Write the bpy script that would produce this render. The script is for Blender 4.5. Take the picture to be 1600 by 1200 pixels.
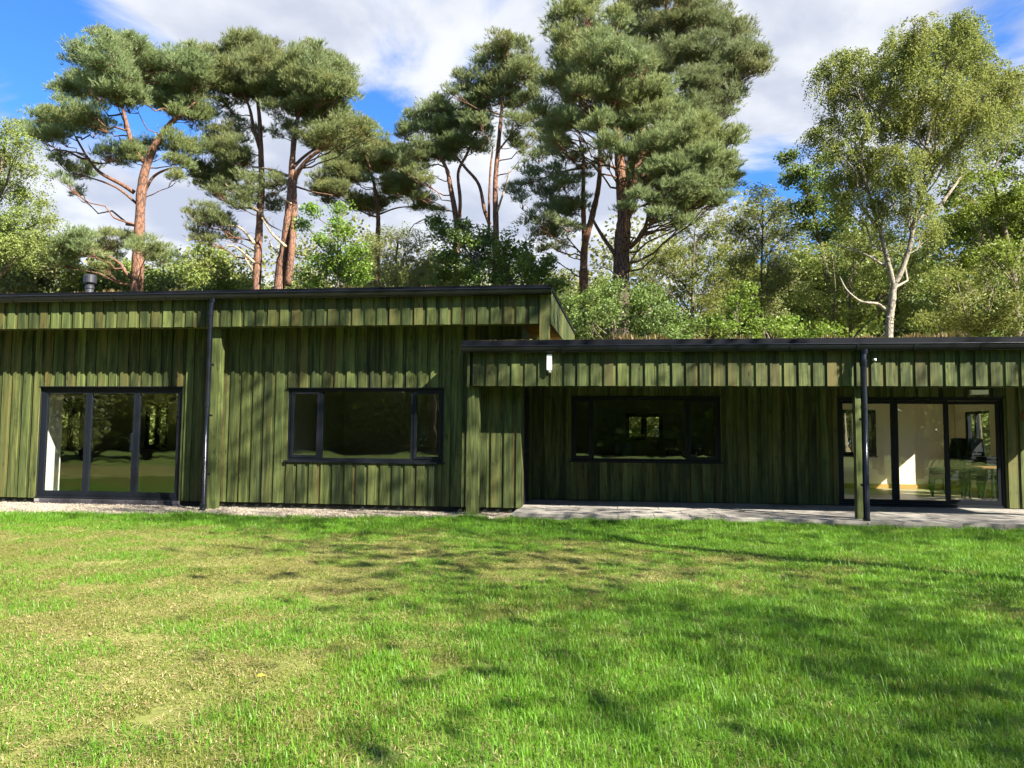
import bpy, math, random
import numpy as np

R = math.radians
rng = np.random.default_rng(7)
random.seed(7)
scene = bpy.context.scene
for o in list(bpy.data.objects):
    bpy.data.objects.remove(o)
COL = scene.collection

# ------------------------------------------------------------------ camera
F_PX = 1180.0
CAM = np.array([0.0, -13.62, 1.32])
_y, _t, _r = R(7.4), R(3.9), 0.0092
FW = np.array([-math.sin(_y) * math.cos(_t), math.cos(_y) * math.cos(_t), math.sin(_t)])
_rt0 = np.array([math.cos(_y), math.sin(_y), 0.0])
_up0 = np.cross(_rt0, FW)
RT = _rt0 * math.cos(_r) + _up0 * math.sin(_r)
UP = np.cross(RT, FW)
from mathutils import Matrix, Vector
cd = bpy.data.cameras.new("camera")
cd.sensor_width = 36.0
cd.sensor_fit = 'HORIZONTAL'
cd.lens = F_PX / 1600.0 * 36.0
cd.clip_end = 1500
cd.clip_start = 0.05
cam = bpy.data.objects.new("camera", cd)
COL.objects.link(cam)
m = Matrix.Identity(4)
for i in range(3):
    m[i][0], m[i][1], m[i][2], m[i][3] = RT[i], UP[i], -FW[i], CAM[i]
cam.matrix_world = m
scene.camera = cam


def ray(px, py):
    return FW + RT * (px - 800) / F_PX + UP * (600 - py) / F_PX


def at(px, py, Y):
    """world point on the vertical plane at depth Y seen at a survey pixel of the photograph"""
    d = ray(px, py)
    return CAM + d * ((Y - CAM[1]) / d[1])


# ------------------------------------------------------------------ light
SUN_TO = Vector((1.09, -0.66, 1.0)).normalized()          # towards the sun
SUN_EL = math.asin(SUN_TO.z)
SUN_AZ = math.atan2(SUN_TO.x, SUN_TO.y)
sd = bpy.data.lights.new("sun", 'SUN')
sd.energy = 5.0
sd.angle = R(0.53)
sd.color = (1.0, 0.93, 0.82)
so = bpy.data.objects.new("sun", sd)
so.rotation_euler = (-SUN_TO).to_track_quat('-Z', 'Y').to_euler()
so.location = (20, -20, 30)
COL.objects.link(so)

scene.view_settings.view_transform = 'Standard'
scene.view_settings.look = 'None'
scene.view_settings.gamma = 1.0
scene.view_settings.exposure = 2.28
scene.view_settings.use_curve_mapping = False
scene.render.engine = 'CYCLES'
scene.cycles.max_bounces = 9
scene.cycles.diffuse_bounces = 6
scene.cycles.glossy_bounces = 3
scene.cycles.transparent_max_bounces = 12
scene.cycles.use_denoising = True
scene.cycles.use_adaptive_sampling = True
scene.cycles.adaptive_threshold = 0.03


# ------------------------------------------------------------------ node helpers
class NT:
    def __init__(s, nt):
        s.t = nt

    def n(s, typ, **kw):
        nd = s.t.nodes.new(typ)
        for k, v in kw.items():
            setattr(nd, k, v)
        return nd

    def l(s, a, b):
        s.t.links.new(a, b)

    def put(s, sock, v):
        if isinstance(v, bpy.types.NodeSocket):
            s.l(v, sock)
        else:
            sock.default_value = v

    def math(s, op, a, b=None, c=None, clamp=False):
        nd = s.n('ShaderNodeMath', operation=op)
        nd.use_clamp = clamp
        s.put(nd.inputs[0], a)
        if b is not None:
            s.put(nd.inputs[1], b)
        if c is not None:
            s.put(nd.inputs[2], c)
        return nd.outputs[0]

    def vmath(s, op, a, b=None):
        nd = s.n('ShaderNodeVectorMath', operation=op)
        s.put(nd.inputs[0], a)
        if b is not None:
            s.put(nd.inputs[1], b)
        return nd.outputs['Value'] if op in ('DOT_PRODUCT', 'LENGTH') else nd.outputs[0]

    def noise(s, vec, scale=5.0, detail=3.0, rough=0.55, dist=0.0):
        nd = s.n('ShaderNodeTexNoise')
        if vec is not None:
            s.l(vec, nd.inputs['Vector'])
        nd.inputs['Scale'].default_value = scale
        nd.inputs['Detail'].default_value = detail
        nd.inputs['Roughness'].default_value = rough
        nd.inputs['Distortion'].default_value = dist
        return nd.outputs['Fac']

    def ramp(s, fac, stops):
        nd = s.n('ShaderNodeValToRGB')
        cr = nd.color_ramp
        while len(cr.elements) < len(stops):
            cr.elements.new(0.5)
        for e, (p, c) in zip(cr.elements, stops):
            e.position = p
            e.color = (c[0], c[1], c[2], 1.0)
        s.put(nd.inputs[0], fac)
        return nd.outputs[0]

    def smooth(s, v, a, b, lo=0.0, hi=1.0):
        nd = s.n('ShaderNodeMapRange', interpolation_type='SMOOTHSTEP')
        s.put(nd.inputs[0], v)
        nd.inputs[1].default_value, nd.inputs[2].default_value = a, b
        nd.inputs[3].default_value, nd.inputs[4].default_value = lo, hi
        return nd.outputs[0]

    def mix(s, f, a, b, blend='MIX'):
        nd = s.n('ShaderNodeMix', data_type='RGBA', blend_type=blend)
        s.put(nd.inputs[0], f)
        for i, v in ((6, a), (7, b)):
            if isinstance(v, bpy.types.NodeSocket):
                s.l(v, nd.inputs[i])
            else:
                nd.inputs[i].default_value = (v[0], v[1], v[2], 1.0)
        return nd.outputs[2]

    def mapping(s, vec, scale):
        nd = s.n('ShaderNodeMapping')
        s.l(vec, nd.inputs[0])
        nd.inputs['Scale'].default_value = scale
        return nd.outputs[0]


def new_mat(name):
    mt = bpy.data.materials.new(name)
    mt.use_nodes = True
    mt.node_tree.nodes.clear()
    t = NT(mt.node_tree)
    out = t.n('ShaderNodeOutputMaterial')
    return mt, t, out


def principled(t, out, base, rough=0.7, spec=0.3, metal=0.0, bump=None, bump_d=0.01, bump_s=0.5):
    p = t.n('ShaderNodeBsdfPrincipled')
    if isinstance(base, bpy.types.NodeSocket):
        t.l(base, p.inputs['Base Color'])
    else:
        p.inputs['Base Color'].default_value = (*base, 1.0)
    t.put(p.inputs['Roughness'], rough)
    p.inputs['Specular IOR Level'].default_value = spec
    p.inputs['Metallic'].default_value = metal
    if bump is not None:
        b = t.n('ShaderNodeBump')
        b.inputs['Distance'].default_value = bump_d
        b.inputs['Strength'].default_value = bump_s
        t.l(bump, b.inputs['Height'])
        t.l(b.outputs[0], p.inputs['Normal'])
    if out is not None:
        t.l(p.outputs[0], out.inputs[0])
    return p


# ------------------------------------------------------------------ sky
w = bpy.data.worlds.new("World")
scene.world = w
w.use_nodes = True
w.node_tree.nodes.clear()
t = NT(w.node_tree)
wo = t.n('ShaderNodeOutputWorld')
sky = t.n('ShaderNodeTexSky')
sky.sky_type = 'NISHITA'
sky.sun_disc = False
sky.sun_elevation = SUN_EL
sky.sun_rotation = SUN_AZ
sky.air_density = 1.0
sky.dust_density = 0.35
sky.ozone_density = 2.2
tc = t.n('ShaderNodeTexCoord')
D = tc.outputs['Generated']
sep = t.n('ShaderNodeSeparateXYZ')
t.l(D, sep.inputs[0])
zz = t.math('ADD', t.math('MAXIMUM', sep.outputs[2], 0.0), 0.22)
comb = t.n('ShaderNodeCombineXYZ')
t.l(t.math('DIVIDE', sep.outputs[0], zz), comb.inputs[0])
t.l(t.math('DIVIDE', sep.outputs[1], zz), comb.inputs[1])
comb.inputs[2].default_value = 3.7
n1 = t.noise(comb.outputs[0], 1.7, 9.0, 0.6, 0.5)
dens = n1
# where the clouds of the day stand: broken cover, blue gaps between banks (centre pixel, angular size, amount)
for (px, py, s, a) in ((60, 120, 0.075, -0.30), (250, 195, 0.07, -0.30), (600, 195, 0.050, -0.32),
                       (745, 135, 0.03, -0.2), (1205, 240, 0.07, -0.36), (1345, 45, 0.05, -0.32), (1540, 75, 0.06, -0.34),
                       (430, 70, 0.17, 0.22), (700, 60, 0.10, 0.15), (1200, 110, 0.07, 0.22), (90, 330, 0.13, 0.25),
                       (320, 320, 0.1, 0.22), (790, 330, 0.09, 0.25), (1110, 330, 0.08, 0.2), (640, 300, 0.06, 0.15), (300, 215, .05, -.2), (560, 215, .04, -.2), (1250, 160, 0.09, 0.22), (1450, 10, 0.06, 0.2), (1590, 200, .08, .2), (1250, 20, .08, .2)):
    g = ray(px, py)
    g = g / np.linalg.norm(g)
    dt = t.vmath('DOT_PRODUCT', D, (float(g[0]), float(g[1]), float(g[2])))
    k = t.math('MULTIPLY', t.math('SUBTRACT', dt, 1.0), 1.0 / (s * s))
    dens = t.math('MULTIPLY_ADD', t.math('EXPONENT', k), a, dens)
mask = t.smooth(dens, 0.425, 0.625)
n2 = t.noise(comb.outputs[0], 3.1, 6.0, 0.5, 0.2)
ccol = t.mix(t.smooth(n2, 0.38, 0.62), (0.66, 0.71, 0.84), (1.06, 1.08, 1.11))
cl = t.mix(1.0, ccol, (0.200, 0.200, 0.200), 'MULTIPLY')
skc = t.mix(1.0, sky.outputs[0], (0.0175, 0.036, 0.060), 'MULTIPLY')
fin = t.mix(t.math('MULTIPLY', mask, 0.95), skc, cl)
bg = t.n('ShaderNodeBackground')
t.l(fin, bg.inputs[0])
bg.inputs[1].default_value = 1.0
t.l(bg.outputs[0], wo.inputs[0])


# ------------------------------------------------------------------ materials
def wood_mat(name, dark, mid, light, warm, scale=1.0):
    mt, t, out = new_mat(name)
    geo = t.n('ShaderNodeNewGeometry')
    oi = t.n('ShaderNodeObjectInfo')
    off = t.vmath('SCALE', oi.outputs['Color'])      # placeholder, replaced below
    cmb = t.n('ShaderNodeCombineXYZ')
    t.l(t.math('MULTIPLY', oi.outputs['Random'], 37.0), cmb.inputs[0])
    t.l(t.math('MULTIPLY', oi.outputs['Random'], 91.0), cmb.inputs[1])
    t.l(t.math('MULTIPLY', oi.outputs['Random'], 53.0), cmb.inputs[2])
    pos = t.vmath('ADD', geo.outputs['Position'], cmb.outputs[0])
    grain = t.noise(t.mapping(pos, (55, 55, 1.6)), 1.0, 4, 0.6, 0.6)
    broad = t.noise(t.mapping(pos, (9, 9, 0.9)), 1.0, 3, 0.6, 0.8)
    blot = t.noise(pos, 3.5, 4, 0.6)
    v = t.math('ADD', t.math('MULTIPLY', broad, 0.62), t.math('MULTIPLY', grain, 0.42))
    v = t.math('ADD', v, t.math('MULTIPLY', t.math('SUBTRACT', oi.outputs['Random'], 0.5), 0.20))
    base = t.ramp(v, [(0.30, dark), (0.48, mid), (0.70, light)])
    rnd2 = t.math('FRACT', t.math('MULTIPLY', oi.outputs['Random'], 7.31))
    wf = t.math('MULTIPLY', t.smooth(rnd2, 0.45, 0.95), t.smooth(broad, 0.35, 0.7))
    base = t.mix(t.math('MULTIPLY', wf, 0.85), base, warm)
    rnd3 = t.math('FRACT', t.math('MULTIPLY', oi.outputs['Random'], 23.7))
    base = t.mix(t.math('MULTIPLY', t.smooth(rnd3, 0.55, 0.9), 0.22), base, (dark[0] * 1.6, dark[1] * 2.1, dark[2] * 2.6))
    base = t.mix(t.math('MULTIPLY', t.smooth(blot, 0.54, 0.72), 0.35), base, dark)
    # knots
    vor = t.n('ShaderNodeTexVoronoi')
    t.l(t.mapping(pos, (6, 6, 2.4)), vor.inputs['Vector'])
    vor.inputs['Scale'].default_value = 1.0
    kn = t.smooth(vor.outputs['Distance'], 0.05, 0.14, 1.0, 0.0)
    base = t.mix(t.math('MULTIPLY', kn, 0.6), base, (dark[0] * .55, dark[1] * .45, dark[2] * .5))
    principled(t, out, base, 0.72, 0.25, bump=t.math('ADD', grain, t.math('MULTIPLY', kn, 0.5)), bump_d=0.004, bump_s=0.5)
    return mt


GREEN = wood_mat("green_stained_timber", (0.007, 0.0125, 0.0045), (0.037, 0.049, 0.013), (0.112, 0.137, 0.040), (0.090, 0.062, 0.019))
OCHRE = wood_mat("ochre_soffit_timber", (0.22, 0.13, 0.02), (0.38, 0.24, 0.03), (0.50, 0.32, 0.05), (0.45, 0.22, 0.03))


def plain(name, col, rough=0.6, spec=0.4, metal=0.0, var=0.12, vs=6.0, bump=0.0):
    mt, t, out = new_mat(name)
    geo = t.n('ShaderNodeNewGeometry')
    oi = t.n('ShaderNodeObjectInfo')
    nz = t.noise(geo.outputs['Position'], vs, 4, 0.6)
    f = t.math('ADD', nz, t.math('MULTIPLY', oi.outputs['Random'], 0.35))
    base = t.mix(t.smooth(f, 0.35, 1.0), tuple(c * (1 - var) for c in col), tuple(min(1, c * (1 + var)) for c in col))
    principled(t, out, base, rough, spec, metal, bump=(nz if bump else None), bump_d=bump, bump_s=0.6)
    return mt


FRAME = plain("anthracite_frame", (0.006, 0.008, 0.012), 0.5, 0.18)
PVC = plain("black_plastic", (0.006, 0.007, 0.010), 0.25, 0.45)
TRIM = plain("black_metal_trim", (0.005, 0.006, 0.009), 0.55, 0.12, var=0.25, vs=30)
MEMB = plain("dark_membrane", (0.02, 0.022, 0.018), 0.9, 0.1)
PLASTER = plain("cream_plaster", (0.74, 0.66, 0.54), 0.9, 0.1, var=0.04, vs=2)
DIMP = plain("dimmed_plaster", (0.34, 0.325, 0.30), 0.9, 0.1, var=0.05, vs=2)  # plaster colour darkened so the rooms behind the glass look unlit
PALEP = plain("pale_grey_plaster", (0.42, 0.42, 0.40), 0.9, 0.1, var=0.05, vs=2)
WHITEP = plain("white_paint", (0.78, 0.78, 0.75), 0.8, 0.2, var=0.04)
FLOORM = plain("olive_vinyl_floor", (0.26, 0.25, 0.13), 0.35, 0.4, var=0.12)
SKIRT = plain("oak_skirting", (0.40, 0.24, 0.08), 0.5, 0.3)
BRICKM = plain("dark_engineering_brick", (0.045, 0.042, 0.050), 0.8, 0.2, var=0.4, vs=20, bump=0.004)
MORTAR = plain("grey_mortar", (0.22, 0.21, 0.20), 0.95, 0.1, var=0.2, vs=30)
SLAB = plain("buff_stone_slab", (0.21, 0.196, 0.172), 0.85, 0.2, var=0.25, vs=5, bump=0.003)
LAMPM = plain("white_lamp_plastic", (0.80, 0.81, 0.82), 0.35, 0.5, var=0.03)
GREYP = plain("grey_lamp_plastic", (0.50, 0.52, 0.46), 0.4, 0.5, var=0.03)
REDP = plain("orange_red_plastic", (0.45, 0.09, 0.03), 0.4, 0.5)
CHAIRM = plain("black_chair_plastic", (0.006, 0.007, 0.008), 0.6, 0.15)
BLUEP = plain("blue_chair_plastic", (0.03, 0.07, 0.22), 0.5, 0.4)
TABLEM = plain("brown_table_top", (0.22, 0.11, 0.05), 0.4, 0.4)
GALV = plain("grey_flue_metal", (0.05, 0.052, 0.060), 0.45, 0.5, 0.6)
ROOFM = plain("roof_membrane", (0.06, 0.055, 0.05), 0.9, 0.1)


def glass_mat():
    mt, t, out = new_mat("window_glass")
    geo = t.n('ShaderNodeNewGeometry')
    nz = t.noise(geo.outputs['Position'], 1.6, 2, 0.5)
    cs = t.math('ABSOLUTE', t.vmath('DOT_PRODUCT', geo.outputs['Normal'], geo.outputs['Incoming']))
    fr = t.math('MULTIPLY_ADD', t.math('POWER', t.math('SUBTRACT', 1.0, cs, clamp=True), 5.0), 0.92, 0.072, clamp=True)
    b = t.n('ShaderNodeBump')
    b.inputs['Distance'].default_value = 0.006
    b.inputs['Strength'].default_value = 0.35
    t.l(nz, b.inputs['Height'])
    tr = t.n('ShaderNodeBsdfTransparent')
    tr.inputs[0].default_value = (0.96, 0.97, 0.96, 1)
    gl = t.n('ShaderNodeBsdfGlossy')
    gl.inputs['Roughness'].default_value = 0.0
    gl.inputs['Color'].default_value = (0.95, 0.97, 0.96, 1)
    t.l(b.outputs[0], gl.inputs['Normal'])
    mx = t.n('ShaderNodeMixShader')
    t.l(fr, mx.inputs[0])
    t.l(tr.outputs[0], mx.inputs[1])
    t.l(gl.outputs[0], mx.inputs[2])
    t.l(mx.outputs[0], out.inputs[0])
    return mt


GLASS = glass_mat()


def leaf_mat(name, a, b, c, trans=0.35, clump=0.5, rough=0.5, spec=0.25):
    """a/b: leaf-to-leaf range, c: a second hue that comes in drifts through the crown"""
    mt, t, out = new_mat(name)
    geo = t.n('ShaderNodeNewGeometry')
    oi = t.n('ShaderNodeObjectInfo')
    drift = t.noise(geo.outputs['Position'], clump, 3, 0.6)
    base = t.mix(geo.outputs['Random Per Island'], a, b)
    base = t.mix(t.math('MULTIPLY', t.smooth(drift, 0.42, 0.66), 0.75), base, c)
    hsv = t.n('ShaderNodeHueSaturation')
    t.l(base, hsv.inputs['Color'])
    t.l(t.math('MULTIPLY_ADD', oi.outputs['Random'], 0.24, 0.88), hsv.inputs['Value'])
    t.l(t.math('MULTIPLY_ADD', oi.outputs['Random'], 0.03, 0.485), hsv.inputs['Hue'])
    base = hsv.outputs[0]
    p = principled(t, None, base, rough, spec)
    tl = t.n('ShaderNodeBsdfTranslucent')
    t.l(t.mix(0.35, base, (0.14, 0.17, 0.02)), tl.inputs[0])
    mx = t.n('ShaderNodeMixShader')
    mx.inputs[0].default_value = trans
    t.l(p.outputs[0], mx.inputs[1])
    t.l(tl.outputs[0], mx.inputs[2])
    t.l(mx.outputs[0], out.inputs[0])
    return mt


NEEDLE = leaf_mat("pine_needles", (0.160, 0.215, 0.085), (0.275, 0.325, 0.155), (0.245, 0.250, 0.085), 0.52, 0.35, 0.55)
NEEDLE_D = leaf_mat("dark_pine_needles", (0.140, 0.178, 0.080), (0.235, 0.265, 0.135), (0.225, 0.215, 0.080), 0.42, 0.35, 0.55)
BIRCHL = leaf_mat("birch_leaves", (0.165, 0.220, 0.050), (0.275, 0.320, 0.100), (0.220, 0.240, 0.065), 0.48, 0.5, 0.6, 0.12)
OAKL = leaf_mat("oak_leaves", (0.095, 0.150, 0.026), (0.180, 0.240, 0.050), (0.130, 0.175, 0.040), 0.4, 0.6, 0.45)
DARKL = leaf_mat("dark_broad_leaves", (0.088, 0.132, 0.030), (0.160, 0.215, 0.055), (0.125, 0.155, 0.042), 0.4, 0.6, 0.42)
BRIGHTL = leaf_mat("fresh_green_leaves", (0.110, 0.190, 0.025), (0.190, 0.270, 0.045), (0.150, 0.200, 0.030), 0.42, 0.7, 0.45)
PALEL = leaf_mat("pale_willow_leaves", (0.150, 0.180, 0.060), (0.240, 0.260, 0.100), (0.180, 0.185, 0.065), 0.42, 0.5, 0.5)
MIXL = leaf_mat("thicket_leaves", (0.140, 0.180, 0.036), (0.235, 0.275, 0.072), (0.200, 0.210, 0.062), 0.45, 0.4, 0.5)


def bark_mat(name, low, high, z0, z1, fleck=None):
    mt, t, out = new_mat(name)
    geo = t.n('ShaderNodeNewGeometry')
    sp = t.n('ShaderNodeSeparateXYZ')
    t.l(geo.outputs['Position'], sp.inputs[0])
    vo = t.n('ShaderNodeTexVoronoi', feature='DISTANCE_TO_EDGE')
    wob = t.vmath('ADD', t.mapping(geo.outputs['Position'], (9, 9, 3.2)), t.vmath('SCALE', geo.outputs['Normal']))
    t.l(wob, vo.inputs['Vector'])
    vo.inputs['Scale'].default_value = 1.0
    pl0 = t.noise(t.mapping(geo.outputs['Position'], (7, 7, 2.2)), 1.0, 5, 0.65, 0.5)
    fine = t.noise(t.mapping(geo.outputs['Position'], (30, 30, 14)), 1.0, 4, 0.7)
    pl = t.math('ADD', t.math('MULTIPLY', pl0, 0.6), t.math('ADD', t.math('MULTIPLY', t.smooth(vo.outputs['Distance'], 0.0, 0.22), 0.22), t.math('MULTIPLY', fine, 0.18)))
    hz = t.smooth(t.math('MULTIPLY_ADD', pl, 2.0, sp.outputs[2]), z0, z1)
    base = t.mix(hz, low, high)
    base = t.mix(t.math('MULTIPLY', t.smooth(pl, 0.56, 0.42), 0.85), base, tuple(c * 0.38 for c in low))
    base = t.mix(t.math('MULTIPLY', t.smooth(fine, 0.5, 0.7), 0.35), base, tuple(min(1, c * 1.25) for c in low))
    if fleck:
        fl = t.noise(t.mapping(geo.outputs['Position'], (3, 3, 14)), 1.0, 3, 0.6)
        base = t.mix(t.smooth(fl, 0.58, 0.66), base, fleck)
    principled(t, out, base, 0.9, 0.15, bump=pl, bump_d=0.04, bump_s=0.8)
    return mt


PINEBARK = bark_mat("pine_bark", (0.118, 0.080, 0.064), (0.195, 0.098, 0.060), 4.5, 11.0)
DARKBARK = bark_mat("dark_pine_bark", (0.075, 0.058, 0.048), (0.190, 0.095, 0.055), 6.0, 12.0)
BIRCHBARK = bark_mat("birch_bark", (0.30, 0.27, 0.22), (0.22, 0.19, 0.135), 3.0, 10.0, (0.05, 0.042, 0.036))
BARK = bark_mat("grey_brown_bark", (0.10, 0.085, 0.06), (0.15, 0.125, 0.085), 2.0, 8.0)
SNAG = bark_mat("pale_dead_wood", (0.36, 0.28, 0.19), (0.44, 0.33, 0.21), 2.0, 8.0)


# ------------------------------------------------------------------ mesh helpers
class MB:
    def __init__(s):
        s.v, s.f, s.n = [], [], 0

    def add(s, v, *faces):
        v = np.asarray(v, np.float32).reshape(-1, 3)
        for f in faces:
            f = np.asarray(f, np.int64)
            if len(f):
                s.f.append(f + s.n)
        s.v.append(v)
        s.n += len(v)

    def mesh(s, name, smooth=False):
        me = bpy.data.meshes.new(name)
        V = np.concatenate(s.v)
        me.vertices.add(len(V))
        me.vertices.foreach_set('co', V.ravel())
        loops = np.concatenate([f.ravel() for f in s.f]).astype(np.int32)
        tot = np.concatenate([np.full(len(f), f.shape[1], np.int32) for f in s.f])
        start = np.concatenate([[0], np.cumsum(tot)[:-1]]).astype(np.int32)
        me.loops.add(len(loops))
        me.loops.foreach_set('vertex_index', loops)
        me.polygons.add(len(tot))
        me.polygons.foreach_set('loop_start', start)
        me.polygons.foreach_set('use_smooth', np.full(len(tot), smooth, bool))
        me.update(calc_edges=True)
        return me

    def box(s, x0, x1, y0, y1, z0, z1):
        v = [(x, y, z) for z in (z0, z1) for y in (y0, y1) for x in (x0, x1)]
        s.add(v, [(0, 2, 3, 1), (4, 5, 7, 6), (0, 1, 5, 4), (2, 6, 7, 3), (0, 4, 6, 2), (1, 3, 7, 5)])

    def tube(s, pts, rad, n=8, cap=True):
        pts = np.asarray(pts, float)
        rad = np.asarray(rad, float)
        k = len(pts)
        tg = np.gradient(pts, axis=0)
        tg /= np.linalg.norm(tg, axis=1)[:, None] + 1e-9
        ref = np.array([0.0, 1.0, 0.0]) if abs(tg[0][1]) < 0.8 else np.array([1.0, 0, 0])
        V = []
        ang = np.arange(n) * 2 * math.pi / n
        for i in range(k):
            a = np.cross(tg[i], ref)
            a /= np.linalg.norm(a) + 1e-9
            b = np.cross(tg[i], a)
            V.append(pts[i] + rad[i] * (np.cos(ang)[:, None] * a + np.sin(ang)[:, None] * b))
        V = np.concatenate(V)
        i = np.arange(k - 1)[:, None] * n
        j = np.arange(n)[None, :]
        j2 = (j + 1) % n
        q = np.stack([i + j, i + j2, i + n + j2, i + n + j], -1).reshape(-1, 4)
        if cap:
            s.add(V, q, [list(range(n))[::-1]] , [list(range((k - 1) * n, k * n))])
        else:
            s.add(V, q)


def link(name, me, mat=None, parent=None, base=None):
    o = bpy.data.objects.new(name, me)
    COL.objects.link(o)
    if mat is not None and len(me.materials) == 0:
        me.materials.append(mat)
    if parent is not None:
        o.parent = parent
    return o


WB = {}      # world base of every thing


def thing(name, label, cat, loc=(0, 0, 0), group=None):
    o = bpy.data.objects.new(name, None)
    o.empty_display_size = 0.3
    COL.objects.link(o)
    o.location = loc
    o['label'], o['category'] = label, cat
    if group:
        o['group'] = group
    WB[o.name] = np.array(loc, float)
    return o


def tag(o, label, cat, group=None, kind=None):
    o['label'] = label
    if cat:
        o['category'] = cat
    if group:
        o['group'] = group
    if kind:
        o['kind'] = kind
    return o


def base_of(o):
    b = np.zeros(3)
    while o is not None:
        b += np.array(o.location)
        o = o.parent
    return b


def part(name, mb, mat, parent, smooth=False):
    """mesh given in world coordinates, shifted into its parent's space"""
    b = base_of(parent)
    me = mb.mesh(name, smooth)
    if len(b):
        co = np.empty(len(me.vertices) * 3, np.float32)
        me.vertices.foreach_get('co', co)
        co = co.reshape(-1, 3) - b.astype(np.float32)
        me.vertices.foreach_set('co', co.ravel())
        me.update()
    return link(name, me, mat, parent)


_unit = {}


def unit_box(mat, bev=False):
    key = (mat.name, bev)
    if key not in _unit:
        mb = MB()
        mb.box(-.5, .5, -.5, .5, -.5, .5)
        me = mb.mesh("unit_" + mat.name)
        me.materials.append(mat)
        _unit[key] = me
    return _unit[key]


def ubox(name, parent, x0, x1, y0, y1, z0, z1, mat, rot=None):
    """a piece that shares the unit block of its material (scaled)"""
    o = bpy.data.objects.new(name, unit_box(mat))
    COL.objects.link(o)
    c = np.array([(x0 + x1) / 2, (y0 + y1) / 2, (z0 + z1) / 2])
    if parent is not None:
        o.parent = parent
        c = c - base_of(parent)
    o.location = c
    o.scale = (abs(x1 - x0), abs(y1 - y0), abs(z1 - z0))
    if rot:
        o.rotation_euler = rot
    return o


def boxpart(name, parent, mat, *boxes):
    mb = MB()
    for b in boxes:
        mb.box(*b)
    return part(name, mb, mat, parent)


def structure(name, me, mat):
    o = link(name, me, mat)
    o['kind'] = 'structure'
    return o


# ------------------------------------------------------------------ ground
def sheet(name, x0, x1, y0, y1, z, nx=1, ny=1, wav=0.0):
    xs, ys = np.linspace(x0, x1, nx + 1), np.linspace(y0, y1, ny + 1)
    X, Y = np.meshgrid(xs, ys)
    Z = np.full_like(X, z) + wav * rng.standard_normal(X.shape)
    mb = MB()
    i = np.arange(ny)[:, None] * (nx + 1) + np.arange(nx)[None, :]
    mb.add(np.stack([X, Y, Z], -1).reshape(-1, 3), np.stack([i, i + 1, i + nx + 2, i + nx + 1], -1).reshape(-1, 4))
    return mb


def ground_material(name, stops, sc, bump=0.02):
    mt, t, out = new_mat(name)
    geo = t.n('ShaderNodeNewGeometry')
    a = t.noise(geo.outputs['Position'], sc, 6, 0.65)
    b = t.noise(geo.outputs['Position'], 0.35, 3, 0.5)
    v = t.math('ADD', t.math('MULTIPLY', a, 0.65), t.math('MULTIPLY', b, 0.35))
    principled(t, out, t.ramp(v, stops), 0.95, 0.1, bump=a, bump_d=bump, bump_s=0.8)
    return mt


FOREST = ground_material("forest_floor", [(0.35, (0.07, 0.05, 0.03)), (0.5, (0.13, 0.12, 0.04)), (0.65, (0.22, 0.16, 0.09))], 9)
structure("ground", sheet("ground", -220, 220, -220, 220, -0.115).mesh("ground"), FOREST)
BACKL = ground_material("back_lawn", [(0.36, (0.30, 0.24, 0.13)), (0.5, (0.18, 0.22, 0.05)), (0.64, (0.11, 0.17, 0.03))], 6)
structure("back_lawn", sheet("back_lawn", -26, 16, 8.8, 15.0, -0.105).mesh("back_lawn"), BACKL)


MEADOW = ground_material('meadow_turf', [(0.36, (0.16, 0.14, 0.06)), (0.5, (0.10, 0.15, 0.03)), (0.64, (0.07, 0.12, 0.02))], 5)
structure('meadow', sheet('meadow', -75, 60, -46, -15.4, -0.105).mesh('meadow'), MEADOW)

# lawn edge towards the house (X, Y)
EDGE = np.array([(-20, -2.4), (-12, -1.95), (-6, -1.5), (-2.5, -1.12), (-1.6, -0.95), (0.5, -0.72), (4.0, -0.80), (6.5, -1.1), (12, -1.35)])


def edge_y(x):
    return np.interp(x, EDGE[:, 0], EDGE[:, 1])


def dry_at(x, y):
    """how dry the turf is (0 lush - 1 straw), from its place on the lawn"""
    d = np.clip((2.6 - x) / 5.0, 0, 1) * np.clip((-2.4 - y) / 1.3, 0, 1)
    band = np.exp(-((y + 5.2) / 1.7) ** 2) * np.clip((4.0 - x) / 4.5, 0, 1) * 1.0
    left = np.clip((-0.6 - x) / 2.0, 0, 1) * np.clip((-2.6 - y) / 1.2, 0, 1)
    near = np.clip((-7.0 - y) / 2.0, 0, 1) * np.clip((x + 1.6) / 1.3, 0, 1)
    return np.clip(np.maximum(np.maximum(d * 0.55, band), left * 0.9) * (1 - near * 0.75) * 0.95, 0, 1)


mt, t, out = new_mat("lawn_thatch")
geo = t.n('ShaderNodeNewGeometry')
a = t.noise(geo.outputs['Position'], 14, 6, 0.7)
b = t.noise(geo.outputs['Position'], 1.1, 4, 0.6)
att = t.n('ShaderNodeAttribute', attribute_name='dry')
v = t.math('ADD', t.math('MULTIPLY', a, 0.55), t.math('MULTIPLY', b, 0.45))
grn = t.ramp(v, [(0.35, (0.035, 0.055, 0.010)), (0.5, (0.07, 0.11, 0.02)), (0.65, (0.11, 0.15, 0.03))])
stw = t.ramp(v, [(0.34, (0.075, 0.068, 0.025)), (0.48, (0.155, 0.155, 0.045)), (0.62, (0.225, 0.215, 0.075))])
principled(t, out, t.mix(att.outputs['Fac'], grn, stw), 0.95, 0.1, bump=a, bump_d=0.02, bump_s=0.7)
THATCH = mt
nx, ny = 96, 72
xs = np.linspace(-20, 12, nx + 1)
rows = []
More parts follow.
